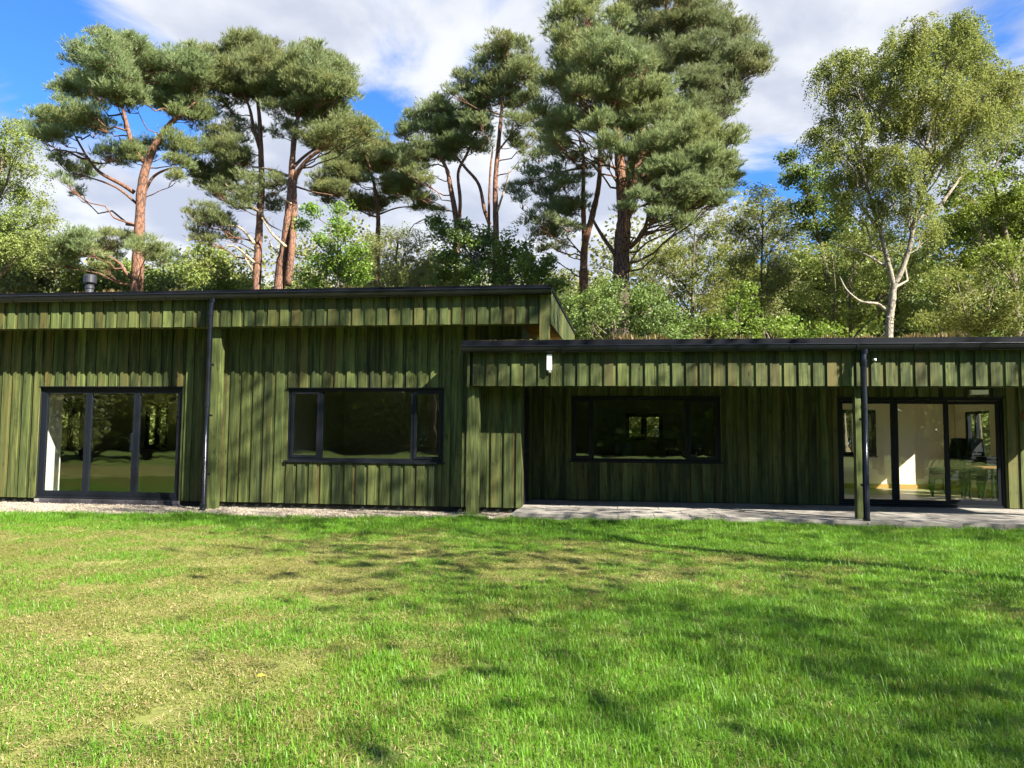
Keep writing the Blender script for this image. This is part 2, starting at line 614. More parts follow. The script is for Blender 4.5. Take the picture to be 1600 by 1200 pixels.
for j in range(ny + 1):
    f = j / ny
    y = -15.5 * (1 - f) + edge_y(xs) * f
    rows.append(np.stack([xs, y, -0.075 + 0.012 * np.sin(xs * 1.3 + y * 0.7) + 0.006 * np.sin(xs * 3.1 - y * 2.3)], -1))
G = np.stack(rows)
mb = MB()
i = np.arange(ny)[:, None] * (nx + 1) + np.arange(nx)[None, :]
mb.add(G.reshape(-1, 3), np.stack([i, i + 1, i + nx + 2, i + nx + 1], -1).reshape(-1, 4))
me = mb.mesh("lawn", True)
at_ = me.attributes.new('dry', 'FLOAT', 'POINT')
at_.data.foreach_set('value', dry_at(G[..., 0], G[..., 1]).ravel().astype(np.float32))
structure("lawn", me, THATCH)

# gravel strip
GRAV = ground_material("gravel_bed", [(0.35, (0.13, 0.105, 0.075)), (0.5, (0.26, 0.22, 0.17)), (0.65, (0.36, 0.32, 0.26))], 40, 0.02)
xs = np.linspace(-20, -1.68, 60)
mb = MB()
V = np.concatenate([np.stack([xs, edge_y(xs) - 0.15, np.full(60, -0.085)], -1), np.stack([xs, np.full(60, 0.12), np.full(60, -0.085)], -1)])
k = np.arange(59)
mb.add(V, np.stack([k, k + 1, k + 61, k + 60], -1))
structure("gravel_path", mb.mesh("gravel_path"), GRAV)


# scatter by geometry nodes (stuff nobody could count)
def scatter(name, pts, rotz, scl, src, kind_label, tilt=None):
    me = bpy.data.meshes.new(name)
    me.vertices.add(len(pts))
    me.vertices.foreach_set('co', np.asarray(pts, np.float32).ravel())
    r = np.zeros((len(pts), 3), np.float32)
    if tilt is not None:
        r[:, :2] = tilt
    r[:, 2] = rotz
    aa = me.attributes.new('rot', 'FLOAT_VECTOR', 'POINT')
    aa.data.foreach_set('vector', r.ravel())
    sc = np.asarray(scl, np.float32)
    if sc.ndim == 1:
        sc = np.repeat(sc[:, None], 3, 1)
    aa = me.attributes.new('scl', 'FLOAT_VECTOR', 'POINT')
    aa.data.foreach_set('vector', sc.ravel())
    o = bpy.data.objects.new(name, me)
    COL.objects.link(o)
    ng = bpy.data.node_groups.new(name + "_nodes", 'GeometryNodeTree')
    ng.interface.new_socket('Geometry', in_out='INPUT', socket_type='NodeSocketGeometry')
    ng.interface.new_socket('Geometry', in_out='OUTPUT', socket_type='NodeSocketGeometry')
    gi, go = ng.nodes.new('NodeGroupInput'), ng.nodes.new('NodeGroupOutput')
    iop = ng.nodes.new('GeometryNodeInstanceOnPoints')
    m2p = ng.nodes.new('GeometryNodeMeshToPoints')
    oi = ng.nodes.new('GeometryNodeObjectInfo')
    oi.inputs['Object'].default_value = src
    ra = ng.nodes.new('GeometryNodeInputNamedAttribute')
    ra.data_type = 'FLOAT_VECTOR'
    ra.inputs[0].default_value = 'rot'
    sa = ng.nodes.new('GeometryNodeInputNamedAttribute')
    sa.data_type = 'FLOAT_VECTOR'
    sa.inputs[0].default_value = 'scl'
    L = ng.links.new
    L(gi.outputs[0], m2p.inputs[0])
    L(m2p.outputs[0], iop.inputs['Points'])
    L(oi.outputs['Geometry'], iop.inputs['Instance'])
    L(ra.outputs[0], iop.inputs['Rotation'])
    L(sa.outputs[0], iop.inputs['Scale'])
    L(iop.outputs[0], go.inputs[0])
    md = o.modifiers.new("scatter", 'NODES')
    md.node_group = ng
    o['kind'] = 'stuff'
    o['label'] = kind_label
    return o


def source(name, mb, mat, smooth=False):
    me = mb.mesh(name, smooth)
    me.materials.append(mat)
    return bpy.data.objects.new(name, me)          # never linked: only a pattern for the scatter


def grass_mat(name, a, b, c, dry, trans=0.5):
    mt, t, out = new_mat(name)
    geo = t.n('ShaderNodeNewGeometry')
    base = t.mix(geo.outputs['Random Per Island'], a, b)
    n1 = t.noise(geo.outputs['Position'], 0.9, 4, 0.6)
    n2 = t.noise(geo.outputs['Position'], 5.0, 3, 0.6)
    base = t.mix(t.math('MULTIPLY', t.smooth(n1, 0.42, 0.62), 0.7), base, c)
    base = t.mix(t.math('MULTIPLY', t.smooth(n2, 0.52, 0.68), 0.35), base, dry)
    p = principled(t, None, base, 0.45, 0.35)
    tl = t.n('ShaderNodeBsdfTranslucent')
    t.l(t.mix(0.3, base, (0.20, 0.26, 0.01)), tl.inputs[0])
    mx = t.n('ShaderNodeMixShader')
    mx.inputs[0].default_value = trans
    t.l(p.outputs[0], mx.inputs[1])
    t.l(tl.outputs[0], mx.inputs[2])
    t.l(mx.outputs[0], out.inputs[0])
    return mt


LUSH = grass_mat("lush_grass", (0.076, 0.205, 0.012), (0.158, 0.340, 0.028), (0.132, 0.285, 0.020), (0.17, 0.22, 0.04))
THIN = grass_mat("thin_grass", (0.110, 0.175, 0.020), (0.200, 0.235, 0.045), (0.185, 0.200, 0.040), (0.30, 0.26, 0.10))
STRAW = grass_mat("dry_grass", (0.30, 0.24, 0.10), (0.46, 0.37, 0.19), (0.34, 0.25, 0.13), (0.22, 0.14, 0.07), 0.2)


def blades(n, size, L0, L1, wdt, lean, flat=0.0):
    mb = MB()
    p = np.concatenate([rng.uniform(-size / 2, size / 2, (n, 2)), np.zeros((n, 1))], 1)
    az = rng.uniform(0, 2 * math.pi, n)
    L = rng.uniform(L0, L1, n) * (0.6 + 0.8 * rng.random(n) ** 2)
    ln = rng.uniform(0.1, 1.0, n) * lean
    d = np.stack([np.cos(az), np.sin(az), np.zeros(n)], -1)
    sd_ = np.stack([-np.sin(az), np.cos(az), np.zeros(n)], -1)
    up = np.array([0, 0, 1.0]) * (1 - flat)
    W = (wdt * (0.6 + 0.8 * rng.random(n)))[:, None]
    m1 = p + up * (L * 0.55 * np.cos(ln * .5))[:, None] + d * (L * 0.5 * np.sin(ln * .5))[:, None] + up * 0.004
    m2 = m1 + up * (L * 0.5 * np.cos(ln * 1.3))[:, None] + d * (L * 0.55 * np.sin(ln * 1.3))[:, None]
    V = np.stack([p - sd_ * W / 2, p + sd_ * W / 2, m1 + sd_ * W * .42, m1 - sd_ * W * .42, m2], 1)
    b = np.arange(n)[:, None] * 5
    mb.add(V.reshape(-1, 3), b + np.array([0, 1, 2, 3]), b + np.array([3, 2, 4]))
    return mb


lush_a = source("lush_tuft", blades(760, 0.46, 0.04, 0.072, 0.0042, 1.5), LUSH, True)
lush_b = source("lush_long_tuft", blades(560, 0.44, 0.060, 0.100, 0.0042, 1.7), LUSH, True)
thin_a = source("thin_tuft", blades(520, 0.46, 0.03, 0.055, 0.0042, 1.5), THIN, True)
straw_a = source("straw_tuft", blades(170, 0.5, 0.05, 0.11, 0.0040, 1.5, 0.82), STRAW, True)

st = 0.30
gx, gy = np.meshgrid(np.arange(-19.5, 11.5, st), np.arange(-13.4, -0.4, st))
gp = np.stack([gx.ravel(), gy.ravel()], -1) + rng.uniform(-.13, .13, (gx.size, 2))
gp = gp[gp[:, 1] < edge_y(gp[:, 0]) - 0.02]
# keep what a viewer at or near the camera can see
rel = gp - CAM[:2]
fwd = rel @ FW[:2] / np.linalg.norm(FW[:2])
side = rel @ _rt0[:2]
gp = gp[(np.abs(side) < fwd * 1.25 + 3.5) & (fwd > 1.0)]
dr = dry_at(gp[:, 0], gp[:, 1])
hill = lambda p: -0.082 + 0.012 * np.sin(p[:, 0] * 1.3 + p[:, 1] * 0.7) + 0.006 * np.sin(p[:, 0] * 3.1 - p[:, 1] * 2.3)
nz = (np.sin(gp[:, 0] * 2.1 + np.cos(gp[:, 1] * 1.7) * 2) + np.sin(gp[:, 1] * 2.9 + gp[:, 0] * 1.3) + np.sin(gp[:, 0] * 5.3 - gp[:, 1] * 4.1)) / 3
u = rng.random(len(gp))
dd = np.clip(dr + 0.28 * nz, 0, 1)
islush = u > dd * .85
gz = hill(gp)
p3 = np.concatenate([gp, gz[:, None]], 1)
lm = islush
edge_d = edge_y(gp[:, 0]) - gp[:, 1]
longm = lm & ((rng.random(len(gp)) < 0.42) | (edge_d < 0.7))
shortm = lm & ~longm


def scl_of(mk, lo, hi):
    n = mk.sum()
    s = rng.uniform(lo, hi, n) * (1 - .38 * np.clip(dr[mk] * 1.3, 0, 1))
    return np.stack([np.full(n, 1.0), np.full(n, 1.0), s], -1)


scatter("lawn_grass", p3[shortm], rng.uniform(0, 6.28, shortm.sum()), scl_of(shortm, .7, 1.15), lush_a, "short lush green grass of the lawn")
scatter("long_lawn_grass", p3[longm], rng.uniform(0, 6.28, longm.sum()), scl_of(longm, .7, 1.2), lush_b, "longer lush grass tufts in the lawn")
tm = ~lm | (rng.random(len(gp)) < 0.25)
sp2 = dr > .25
p4 = p3[sp2] + np.concatenate([rng.uniform(-.17, .17, (sp2.sum(), 2)), np.zeros((sp2.sum(), 1))], 1)
scatter("fine_lawn_grass", p4, rng.uniform(0, 6.28, len(p4)), scl_of(sp2, .6, 1.1), thin_a, "fine yellow-green grass growing through the dry turf")
scatter("thin_lawn_grass", p3[tm], rng.uniform(0, 6.28, tm.sum()), scl_of(tm, .7, 1.2), thin_a, "thin yellowing grass of the lawn")
sm = rng.random(len(gp)) < np.clip(dr * 1.5 + 0.15 * nz + 0.03, 0, 1)
scatter("straw_in_lawn", p3[sm] + np.array([0, 0, .012]), rng.uniform(0, 6.28, sm.sum()), scl_of(sm, .8, 1.2), straw_a, "dry straw lying in the thin turf")

# pebbles
mb = MB()
for a in range(60):
    c = np.array([*rng.uniform(-.16, .16, 2), rng.uniform(0, .008)])
    r_ = rng.uniform(.006, .015)
    v = np.array([(1, 0, 0), (-1, 0, 0), (0, 1, 0), (0, -1, 0), (0, 0, .7), (0, 0, -.7)]) * r_ * rng.uniform(.7, 1.3, 3) + c
    mb.add(v, [(0, 2, 4), (2, 1, 4), (1, 3, 4), (3, 0, 4), (2, 0, 5), (1, 2, 5), (3, 1, 5), (0, 3, 5)])
mt, t, out = new_mat("pebbles")
geo = t.n('ShaderNodeNewGeometry')
principled(t, out, t.ramp(geo.outputs['Random Per Island'], [(0.0, (0.10, 0.08, 0.055)), (0.4, (0.24, 0.20, 0.15)), (0.8, (0.34, 0.30, 0.24)), (1.0, (0.46, 0.43, 0.38))]), 0.8, 0.3)
peb = source("pebble_patch", mb, mt, True)
gx, gy = np.meshgrid(np.arange(-15.5, -1.8, .24), np.arange(-2.3, 0.05, .24))
pp = np.stack([gx.ravel(), gy.ravel()], -1) + rng.uniform(-.1, .1, (gx.size, 2))
pp = pp[(pp[:, 1] > edge_y(pp[:, 0]) - 0.1) & (pp[:, 1] < -0.01)]
scatter("gravel", np.concatenate([pp, np.full((len(pp), 1), -.083)], 1), rng.uniform(0, 6.28, len(pp)), np.ones(len(pp)), peb, "pale gravel strip along the foot of the wall")

# ------------------------------------------------------------------ paved porch floor
pv = bpy.data.objects.new("pavement", None)
COL.objects.link(pv)
pv['kind'] = 'structure'
boxpart("bedding", pv, MORTAR, (-1.66, 9.4, -0.74, 2.13, -0.10, -0.016))
row_y = [-0.75, -0.16, 0.43, 1.02, 1.61, 2.12]
for j in range(5):
    x = -1.66 - (0.45 if j % 2 else 0.0) * 0
    first = True
    while x < 9.35:
        wd = random.choice((0.6, 0.9, 0.75, 0.9)) if not first else (0.5 if j % 2 else 0.9)
        first = False
        x1 = min(x + wd, 9.4)
        dz = random.uniform(-.002, .002)
        ubox("slab", pv, x + .005, x1 - .005, row_y[j] + .005, row_y[j + 1] - .005, -0.055, 0.0 + dz, SLAB)
        x = x1


# ------------------------------------------------------------------ buildings
def clad(parent, x0, x1, zb, zt, yf, holes=(), phase=0.0, name="cladding_board", jit=True, period=0.23, ow=0.152):
    """board-on-board timber on a wall facing -Y; yf = face of the proud boards; holes = (x0,x1,z0,z1)"""
    n = int((x1 - x0) / period) + 2
    for k in range(n):
        for under in (True, False):
            if under:
                a, b = x0 + phase + k * period + ow - .012, x0 + phase + (k + 1) * period + .012
                ya, yb = yf + .0235, yf + .045
            else:
                a, b = x0 + phase + k * period, x0 + phase + k * period + ow
                ya, yb = yf, yf + .0225
                a += random.uniform(-.004, .004)
                b += random.uniform(-.004, .004)
                ya += random.uniform(-.0015, .0)
            a, b = max(a, x0), min(b, x1)
            if b - a < .012:
                continue
            segs = [(a, b, zb, zt)]
            for (hx0, hx1, hz0, hz1) in holes:
                ns = []
                for (sa, sb, s0, s1) in segs:
                    if sb <= hx0 or sa >= hx1 or s1 <= hz0 or s0 >= hz1:
                        ns.append((sa, sb, s0, s1))
                        continue
                    if sa < hx0 - .012:
                        ns.append((sa, hx0, s0, s1))
                    if sb > hx1 + .012:
                        ns.append((hx1, sb, s0, s1))
                    ca, cb = max(sa, hx0), min(sb, hx1)
                    if s0 < hz0:
                        ns.append((ca, cb, s0, hz0))
                    if s1 > hz1:
                        ns.append((ca, cb, hz1, s1))
                segs = ns
            for (sa, sb, s0, s1) in segs:
                if sb - sa < .008 or s1 - s0 < .01:
                    continue
                ubox(name, parent, sa, sb, ya, yb, s0 - (random.uniform(0, .006) if jit else 0), s1, GREEN)


def wall_boxes(x0, x1, y0, y1, z0, z1, holes):
    """solid wall on a Y plane cut round its holes"""
    xs = sorted({x0, x1, *[h[0] for h in holes], *[h[1] for h in holes]})
    out_ = []
    for a, b in zip(xs[:-1], xs[1:]):
        hs = sorted([(h[2], h[3]) for h in holes if h[0] <= a + 1e-6 and h[1] >= b - 1e-6])
        z = z0
        for (h0, h1) in hs:
            if h0 > z + 1e-6:
                out_.append((a, b, y0, y1, z, h0))
            z = h1
        if z < z1 - 1e-6:
            out_.append((a, b, y0, y1, z, z1))
    return out_


def ring(x0, x1, y0, y1, z0, z1, f, fb=None):
    fb = fb or f
    return [(x0, x0 + f, y0, y1, z0, z1), (x1 - f, x1, y0, y1, z0, z1), (x0 + f, x1 - f, y0, y1, z1 - f, z1), (x0 + f, x1 - f, y0, y1, z0, z0 + fb)]


def pane(parent, x0, x1, y, z0, z1):
    return boxpart("pane", parent, GLASS, (x0, x1, y, y + .006, z0, z1))


def window(name, parent, x0, x1, z0, z1, y, splits, sash=(0, 2), f=.05):
    """frame with mullions; the casements named in sash carry a frame of their own"""
    mb = MB()
    for b in ring(x0, x1, y, y + .07, z0, z1, f):
        mb.box(*b)
    ed = [x0 + f] + list(splits) + [x1 - f]
    for s in splits:
        mb.box(s - .03, s + .03, y + .001, y + .069, z0 + f, z1 - f)
    w_ = part(name, mb, FRAME, parent)
    for i in range(len(ed) - 1):
        a = ed[i] + (.03 if i else 0)
        b = ed[i + 1] - (.03 if i < len(splits) else 0)
        if i in sash:
            boxpart("sash", w_, FRAME, *ring(a + .002, b - .002, y - .012, y + .05, z0 + f + .002, z1 - f - .002, .045))
            pane(w_, a + .045, b - .045, y + .02, z0 + f + .045, z1 - f - .045)
        else:
            pane(w_, a, b, y + .03, z0 + f, z1 - f)
    boxpart("sill", w_, FRAME, (x0 - .04, x1 + .04, y - .075, y + .03, z0 - .035, z0 - .004))
    return w_


def lintel(w_, x0, x1, z1, y):
    boxpart("head_flashing", w_, FRAME, (x0 - .03, x1 + .03, y - .06, y + .02, z1 + .003, z1 + .018))


def gutter(parent, x0, x1, y, z, r=.058, step=2.0):
    ang = np.linspace(math.pi, 2 * math.pi, 13)
    prof = [(y + r * math.cos(a), z + 1.7 * r * math.sin(a)) for a in ang]
    prof = [(y - r, z + .012)] + prof + [(y + r, z + .012)]
    inn = [(y + (r - .006) * math.cos(a), z + 1.7 * (r - .006) * math.sin(a)) for a in ang[::-1]]
    prof += [(y + r - .006, z + .012)] + inn + [(y - r + .006, z + .012)]
    n = len(prof)
    mb = MB()
    V = [(x, p[0], p[1]) for x in (x0, x1) for p in prof]
    k = np.arange(n)
    mb.add(V, np.stack([k, (k + 1) % n, (k + 1) % n + n, k + n], -1))
    ct = [(y + r * math.cos(a), z + 1.7 * r * math.sin(a)) for a in ang]
    for x in (x0, x1):                                    # stop ends
        V = [(x, p[0], p[1]) for p in ct]
        mb.add(V, [list(range(len(ct)))])
    mb.tube([(x0, y - r, z + .012), (x1, y - r, z + .012)], [.011, .011], 8)
    g = part("gutter", mb, PVC, parent, False)
    me = None
    x = x0 + .7
    rr = r + .007
    while x < x1 - .1:
        bm_ = MB()
        V = [(xx, y + rr * math.cos(a), z + 1.7 * rr * math.sin(a) + (.0 if 0 < i < 12 else .022)) for xx in (-.025, .025) for i, a in enumerate(ang)]
        kk = np.arange(12)
        bm_.add(V, np.stack([kk, kk + 1, kk + 14, kk + 13], -1))
        if me is None:
            me = bm_.mesh("gutter_bracket")
            me.materials.append(PVC)
        o = link("gutter_bracket", me, None, g)
        o.location = (x - base_of(g)[0], -base_of(g)[1], -base_of(g)[2])
        x += step * random.uniform(.42, .55)
    return g


def roof_plants(name, x0, x1, y0, y1, z0, n, parent, mat, h=(.02, .06)):
    mb = MB()
    p = np.stack([rng.uniform(x0, x1, n), rng.uniform(y0, y1, n), np.zeros(n)], -1)
    p[:, 2] = z0(p[:, 1])
    H = rng.uniform(h[0], h[1], n) * (0.5 + np.clip(np.sin(p[:, 0] * 3.7) + np.sin(p[:, 0] * 1.3 + 1) + np.sin(p[:, 0] * 9.1), 0, 2))
    az = rng.uniform(0, 6.28, n)
    d = np.stack([np.cos(az), np.sin(az), np.zeros(n)], -1)
    s = np.stack([-np.sin(az), np.cos(az), np.zeros(n)], -1) * .007
    tip = p + d * (H * rng.uniform(.1, .9, n))[:, None] + np.array([0, 0, 1.]) * H[:, None]
    mid = (p + tip) / 2 + s * 1.5
    V = np.stack([p - s, p + s, mid, tip], 1)
    mb.add(V.reshape(-1, 3), np.arange(n)[:, None] * 4 + np.array([0, 1, 2, 3]))
    o = part(name, mb, mat, parent)
    o['kind'] = 'stuff'
    return o


SEDUM = leaf_mat("rusty_sedum", (0.13, 0.085, 0.035), (0.20, 0.15, 0.055), (0.13, 0.14, 0.04), 0.3, 1.0)
MOSS = leaf_mat("roof_moss", (0.13, 0.16, 0.03), (0.24, 0.22, 0.06), (0.20, 0.15, 0.05), 0.3, 2.0)
SLOPE = 0.047

# ---- tall block
TB = thing("timber_building", "taller green timber-clad block with black gutter and three-leaf glass door on the left", "building", (-9.0, 4.0, 0))
DL = (-11.20, -8.20, 0.045, 2.19)
WL = (-6.04, -3.03, 0.82, 2.17)
holesT = [DL, WL]
zt = 3.62
core = MB()
for b in wall_boxes(-18.5, -1.645, .047, .19, -.10, zt, holesT):
    core.box(*b)
core.box(-1.645 - .15, -1.645, .191, 8.3, -.10, 3.9)           # right end wall
core.box(-18.5, -18.36, .191, 8.0, -.10, 3.9)
backholes = [(-17.15, -16.3, .74, 2.34), (-14.18, -13.42, .85, 2.22)]
for b in wall_boxes(-18.5, -1.645, 8.0, 8.2, -.10, 3.95, backholes):
    core.box(*b)
part("wall", core, MEMB, TB)
lin = MB()
for b in wall_boxes(-18.34, -1.81, .193, .205, 0, 2.66, holesT):
    lin.box(*b)
for b in wall_boxes(-18.34, -1.81, 7.985, 7.997, 0, 2.66, backholes):
    lin.box(*b)
lin.box(-18.355, -18.343, .21, 7.98, 0, 2.66)
lin.box(-1.808, -1.797, .21, 7.98, 0, 2.66)
lin.box(-6.75, -6.63, .21, 7.98, 0, 2.66)
lin.box(-6.6, -2.0, 4.6, 4.7, 0, 2.66)
part("inner_wall", lin, DIMP, TB)
boxpart("inner_partition", TB, PALEP, (-11.55, -11.43, .21, .95, 0, 2.64))
boxpart("ceiling", TB, WHITEP, (-18.35, -1.80, .20, 7.99, 2.665, 2.70))
boxpart("floor", TB, FLOORM, (-18.35, -1.80, .20, 7.99, -.03, 0.0))
clad(TB, -16.4, -1.60, .02, 3.40, 0.0, [(h[0] - .004, h[1] + .004, h[2] - .004 if h is WL else -1, h[3] + .02) for h in holesT])
# short return of cladding at the porch corner, boards on the end wall facing +X
for k in range(9):
    y0 = .05 + k * .23
    if .45 < y0 < 1.45:
        continue
    ubox("cladding_board", TB, -1.642, -1.60, y0, y0 + .222, .02, 2.7, GREEN)
dr_ = boxpart("side_door", TB, FRAME, *ring(-1.644, -1.59, .50, 1.43, .02, 2.12, .06)) if False else None
sd_door = boxpart("side_door", TB, FRAME, (-1.642, -1.605, .51, 1.43, .03, 2.12))
boxpart("door_handle", sd_door, GALV, (-1.603, -1.56, .58, .72, 1.0, 1.03))
# fascia
FY = -.545
clad(TB, -16.4, -1.225, 3.285, 3.86, FY, phase=.05, name="fascia_board")
boxpart("fascia_backing", TB, MEMB, (-18.5, -1.23, FY + .047, FY + .10, 3.30, 3.86))
boxpart("fascia_drip", TB, GREEN, (-16.4, -1.23, FY + .0465, FY + .13, 3.268, 3.298))
ubox("corner_post", TB, -1.222, -1.048, FY - .001, FY + .16, 2.90, 3.86, GREEN)
# gable-side fascia boards, facing +X
for k in range(42):
    y0 = FY + .03 + k * .21
    if y0 > 8.3:
        break
    ubox("fascia_board", TB, -1.046, -1.024 + .004 * (k % 2), y0, y0 + .206, 3.285 + SLOPE * (y0 + .5), 3.86 + SLOPE * (y0 + .5), GREEN)
mb = MB()
V = []
for x in (-1.06, -1.0):
    for (y, z) in ((FY - .04, 3.862), (8.4, 3.862 + SLOPE * 8.95), (8.4, 3.93 + SLOPE * 8.95), (FY - .04, 3.93)):
        V.append((x, y, z))
mb.add(V, [(0, 1, 2, 3), (4, 7, 6, 5), (0, 4, 5, 1), (1, 5, 6, 2), (2, 6, 7, 3), (3, 7, 4, 0)])
part("verge_trim", mb, TRIM, TB)
# roof deck
mb = MB()
V = []
for x in (-18.8, -1.062):
    for (y, z) in ((FY - .005, 3.863), (8.4, 3.863 + SLOPE * 8.95), (8.4, 3.925 + SLOPE * 8.95), (FY - .005, 3.925)):
        V.append((x, y, z))
mb.add(V, [(0, 1, 2, 3), (4, 7, 6, 5), (0, 4, 5, 1), (1, 5, 6, 2), (2, 6, 7, 3), (3, 7, 4, 0)])
part("roof", mb, ROOFM, TB)
# soffit under the eaves (dark) and the ochre ribbed soffit under the gable overhang
boxpart("soffit", TB, GREEN, (-16.4, -1.65, FY + .131, -.002, 3.40, 3.425))
mb = MB()
for k in range(14):
    x0 = -1.60 + k * .039
    mb.box(x0, x0 + .030, FY + .17, 8.0, 3.44 - .012, 3.47)
mb.box(-1.64, -1.062, FY + .165, 8.0, 3.471, 3.49)
part("ribbed_soffit", mb, OCHRE, TB)
for k in range(8):
    y0 = .05 + k * .3
    ubox("soffit_batten", TB, -1.643, -1.05, y0, y0 + .05, 3.395, 3.427, OCHRE)
for k in range(26):
    y0 = .05 + k * .3
    ubox("upper_wall_board", TB, -1.642, -1.612, y0, y0 + .28, 2.71, 3.39, GREEN)
boxpart("edge_trim", TB, TRIM, (-18.8, -1.03, FY - .045, FY - .008, 3.81, 3.962))
gutter(TB, -18.8, -1.005, -.645, 3.870, .060)
# row of drip slots in the edge trim
roof_plants("roof_sedum", -14.5, -1.1, FY + .02, FY + .5, lambda y: 3.945 + SLOPE * (y + .55), 5000, TB, SEDUM, (.012, .05))


def downpipe(parent, x, y, z0, ztop, yg, zg, r=.050):
    mb = MB()
    pts = [(x + .02, yg, zg - .05), (x + .02, yg, zg - .10), (x + .01, (yg + y) / 2, zg - .16), (x, y, ztop), (x, y, 1.8), (x, y, z0 + .06), (x, y - .02, z0 + .03), (x, y - .06, z0 + .01)]
    mb.tube(pts, [r] * len(pts), 14)
    p_ = part("downpipe", mb, PVC, parent, True)
    c = MB()
    c.tube([(x, y, ztop + .01), (x, y, ztop - .09)], [r + .009] * 2, 14)
    c.tube([(x + .02, yg, zg - .04), (x + .02, yg, zg - .11)], [r + .012] * 2, 14)
    c.tube([(x, y, 1.86), (x, y, 1.80)], [r + .008] * 2, 14)
    c.tube([(x, y, z0 + .12), (x, y, z0 + .05)], [r + .008] * 2, 14)
    part("pipe_collar", c, PVC, p_, False)
    for z in (.55, 1.62, 2.55):
        if z < ztop - .1:
            boxpart("pipe_clip", p_, PVC, (x - .05, x + .05, y + r - .005, y + r + .06, z, z + .035))
    return p_


downpipe(TB, -7.29, -.67, -.085, 3.55, -.645, 3.835)
ubox("post", TB, -7.41, -7.215, FY + .132, FY + .30, -.085, 3.30, GREEN)


# ---- glazing of the tall block
def glazed_door(parent, d, y, splits, ajar=None, name="glass_door"):
    x0, x1, z0, z1 = d
    f = .05
    mb = MB()
    for b in ring(x0, x1, y, y + .08, z0, z1, f, .035):
        mb.box(*b)
    dd_ = part(name, mb, FRAME, parent)
    ed = [x0 + f] + list(splits) + [x1 - f]
    for i in range(len(ed) - 1):
        a, b = ed[i] + .003, ed[i + 1] - .003
        lf = .062
        if ajar is not None and i == ajar:
            wl = b - a
            mb = MB()
            for q in ring(-wl, 0, -.03, .03, z0 + .04, z1 - f - .004, lf, .08):
                mb.box(*q)
            me = mb.mesh("leaf")
            lo = link("leaf", me, FRAME, dd_)
            pb = base_of(dd_)
            lo.location = (b - pb[0], y + .04 - pb[1], 0 - pb[2])
            lo.rotation_euler = (0, 0, R(-9))
            mp = MB()
            mp.box(-wl + lf, -lf, -.003, .003, z0 + .12, z1 - f - lf - .004)
            po = link("pane", mp.mesh("pane"), GLASS, dd_)
            po.location, po.rotation_euler = lo.location, lo.rotation_euler
            hb = MB()
            hb.box(-wl + .015, -wl + .04, -.075, -.03, 1.0, 1.14)
            ho = link("handle", hb.mesh("handle"), FRAME, dd_)
            ho.location, ho.rotation_euler = lo.location, lo.rotation_euler
        else:
            lo = boxpart("leaf", dd_, FRAME, *ring(a, b, y + .012, y + .068, z0 + .037, z1 - f - .003, lf, .075))
            pane(dd_, a + lf, b - lf, y + .035, z0 + .11, z1 - f - lf)
            boxpart("trickle_vent", dd_, PVC, ((a + b) / 2 - .17, (a + b) / 2 + .17, y - .012, y - .001, z1 - .04, z1 - .02))
    boxpart("threshold", dd_, FRAME, (x0 - .04, x1 + .02, y - .05, y + .07, z0 - .03, z0 - .003))
    return dd_


dl = glazed_door(TB, DL, .055, (-10.19, -9.17))
boxpart("handle", dl, FRAME, (-9.225, -9.20, -.01, .055, .95, 1.30))
lintel(dl, DL[0], DL[1], DL[3], .055)
wl = window("window", TB, *WL, .045, (-5.40, -3.63))
lintel(wl, WL[0], WL[1], WL[3], .045)
for h in backholes:
    window("back_window", TB, *h, 8.05, ((h[0] + h[1]) / 2,), sash=(0, 1))
# brick plinth below the door
boxpart("mortar_bed", TB, MORTAR, (DL[0] - .02, DL[1] + .02, .012, .046, -.09, .012))
for k in range(14):
    x0 = DL[0] + k * .225 - .01
    for j in range(2):
        xx = x0 + (.11 if j else 0)
        a, b = max(xx, DL[0] - .02), min(xx + .215, DL[1] + .02)
        if b - a > .03:
            ubox("brick", TB, a, b, .004 + random.uniform(-.002, .002), .045, -.105 + j * .058, -.055 + j * .058, BRICKM)

# ---- low wing
LB = thing("timber_wing", "lower green timber-clad wing with a deep porch, black gutter and glass doors on the right", "building", (4.0, 4.5, 0))
YW = 2.10
WR = (-0.79, 2.22, 0.82, 2.135)
DR = (4.49, 7.57, 0.02, 2.13)
holesL = [WR, DR]
core = MB()
for b in wall_boxes(-1.64, 9.25, YW + .047, YW + .19, -.10, 2.9, holesL):
    core.box(*b)
kb = [(0.44, 1.46, 1.22, 1.97), (6.22, 7.10, .86, 2.10)]
for b in wall_boxes(-1.64, 9.25, 7.82, 8.0, -.10, 2.9, kb):
    core.box(*b)
# right end wall with its window and an added opening to brighten the room
core.box(9.10, 9.25, YW + .191, 2.60, -.10, 2.9)
core.box(9.10, 9.25, 4.95, 5.95, -.10, 2.9)
core.box(9.10, 9.25, 2.60, 4.95, -.10, .80)
core.box(9.10, 9.25, 2.60, 4.95, 2.03, 2.9)
core.box(9.10, 9.25, 7.22, 7.819, -.10, 2.9)
core.box(9.10, 9.25, 5.95, 7.22, -.10, .80)
core.box(9.10, 9.25, 5.95, 7.22, 2.03, 2.9)
part("wall", core, MEMB, LB)
lin = MB()
for b in wall_boxes(-1.63, 9.08, YW + .193, YW + .205, 0, 2.44, holesL):
    lin.box(*b)
for b in wall_boxes(-1.63, 9.08, 7.805, 7.817, 0, 2.44, kb):
    lin.box(*b)
lk = MB()
lk.box(-1.638, -1.626, YW + .21, 7.80, 0, 2.44)
lk.box(3.74, 3.75, YW + .21, 7.80, 0, 2.44)
for b in wall_boxes(-1.62, 3.73, 7.79, 7.804, 0, 2.44, kb[:1]):
    lk.box(*b)
part('kitchen_wall', lk, DIMP, LB)
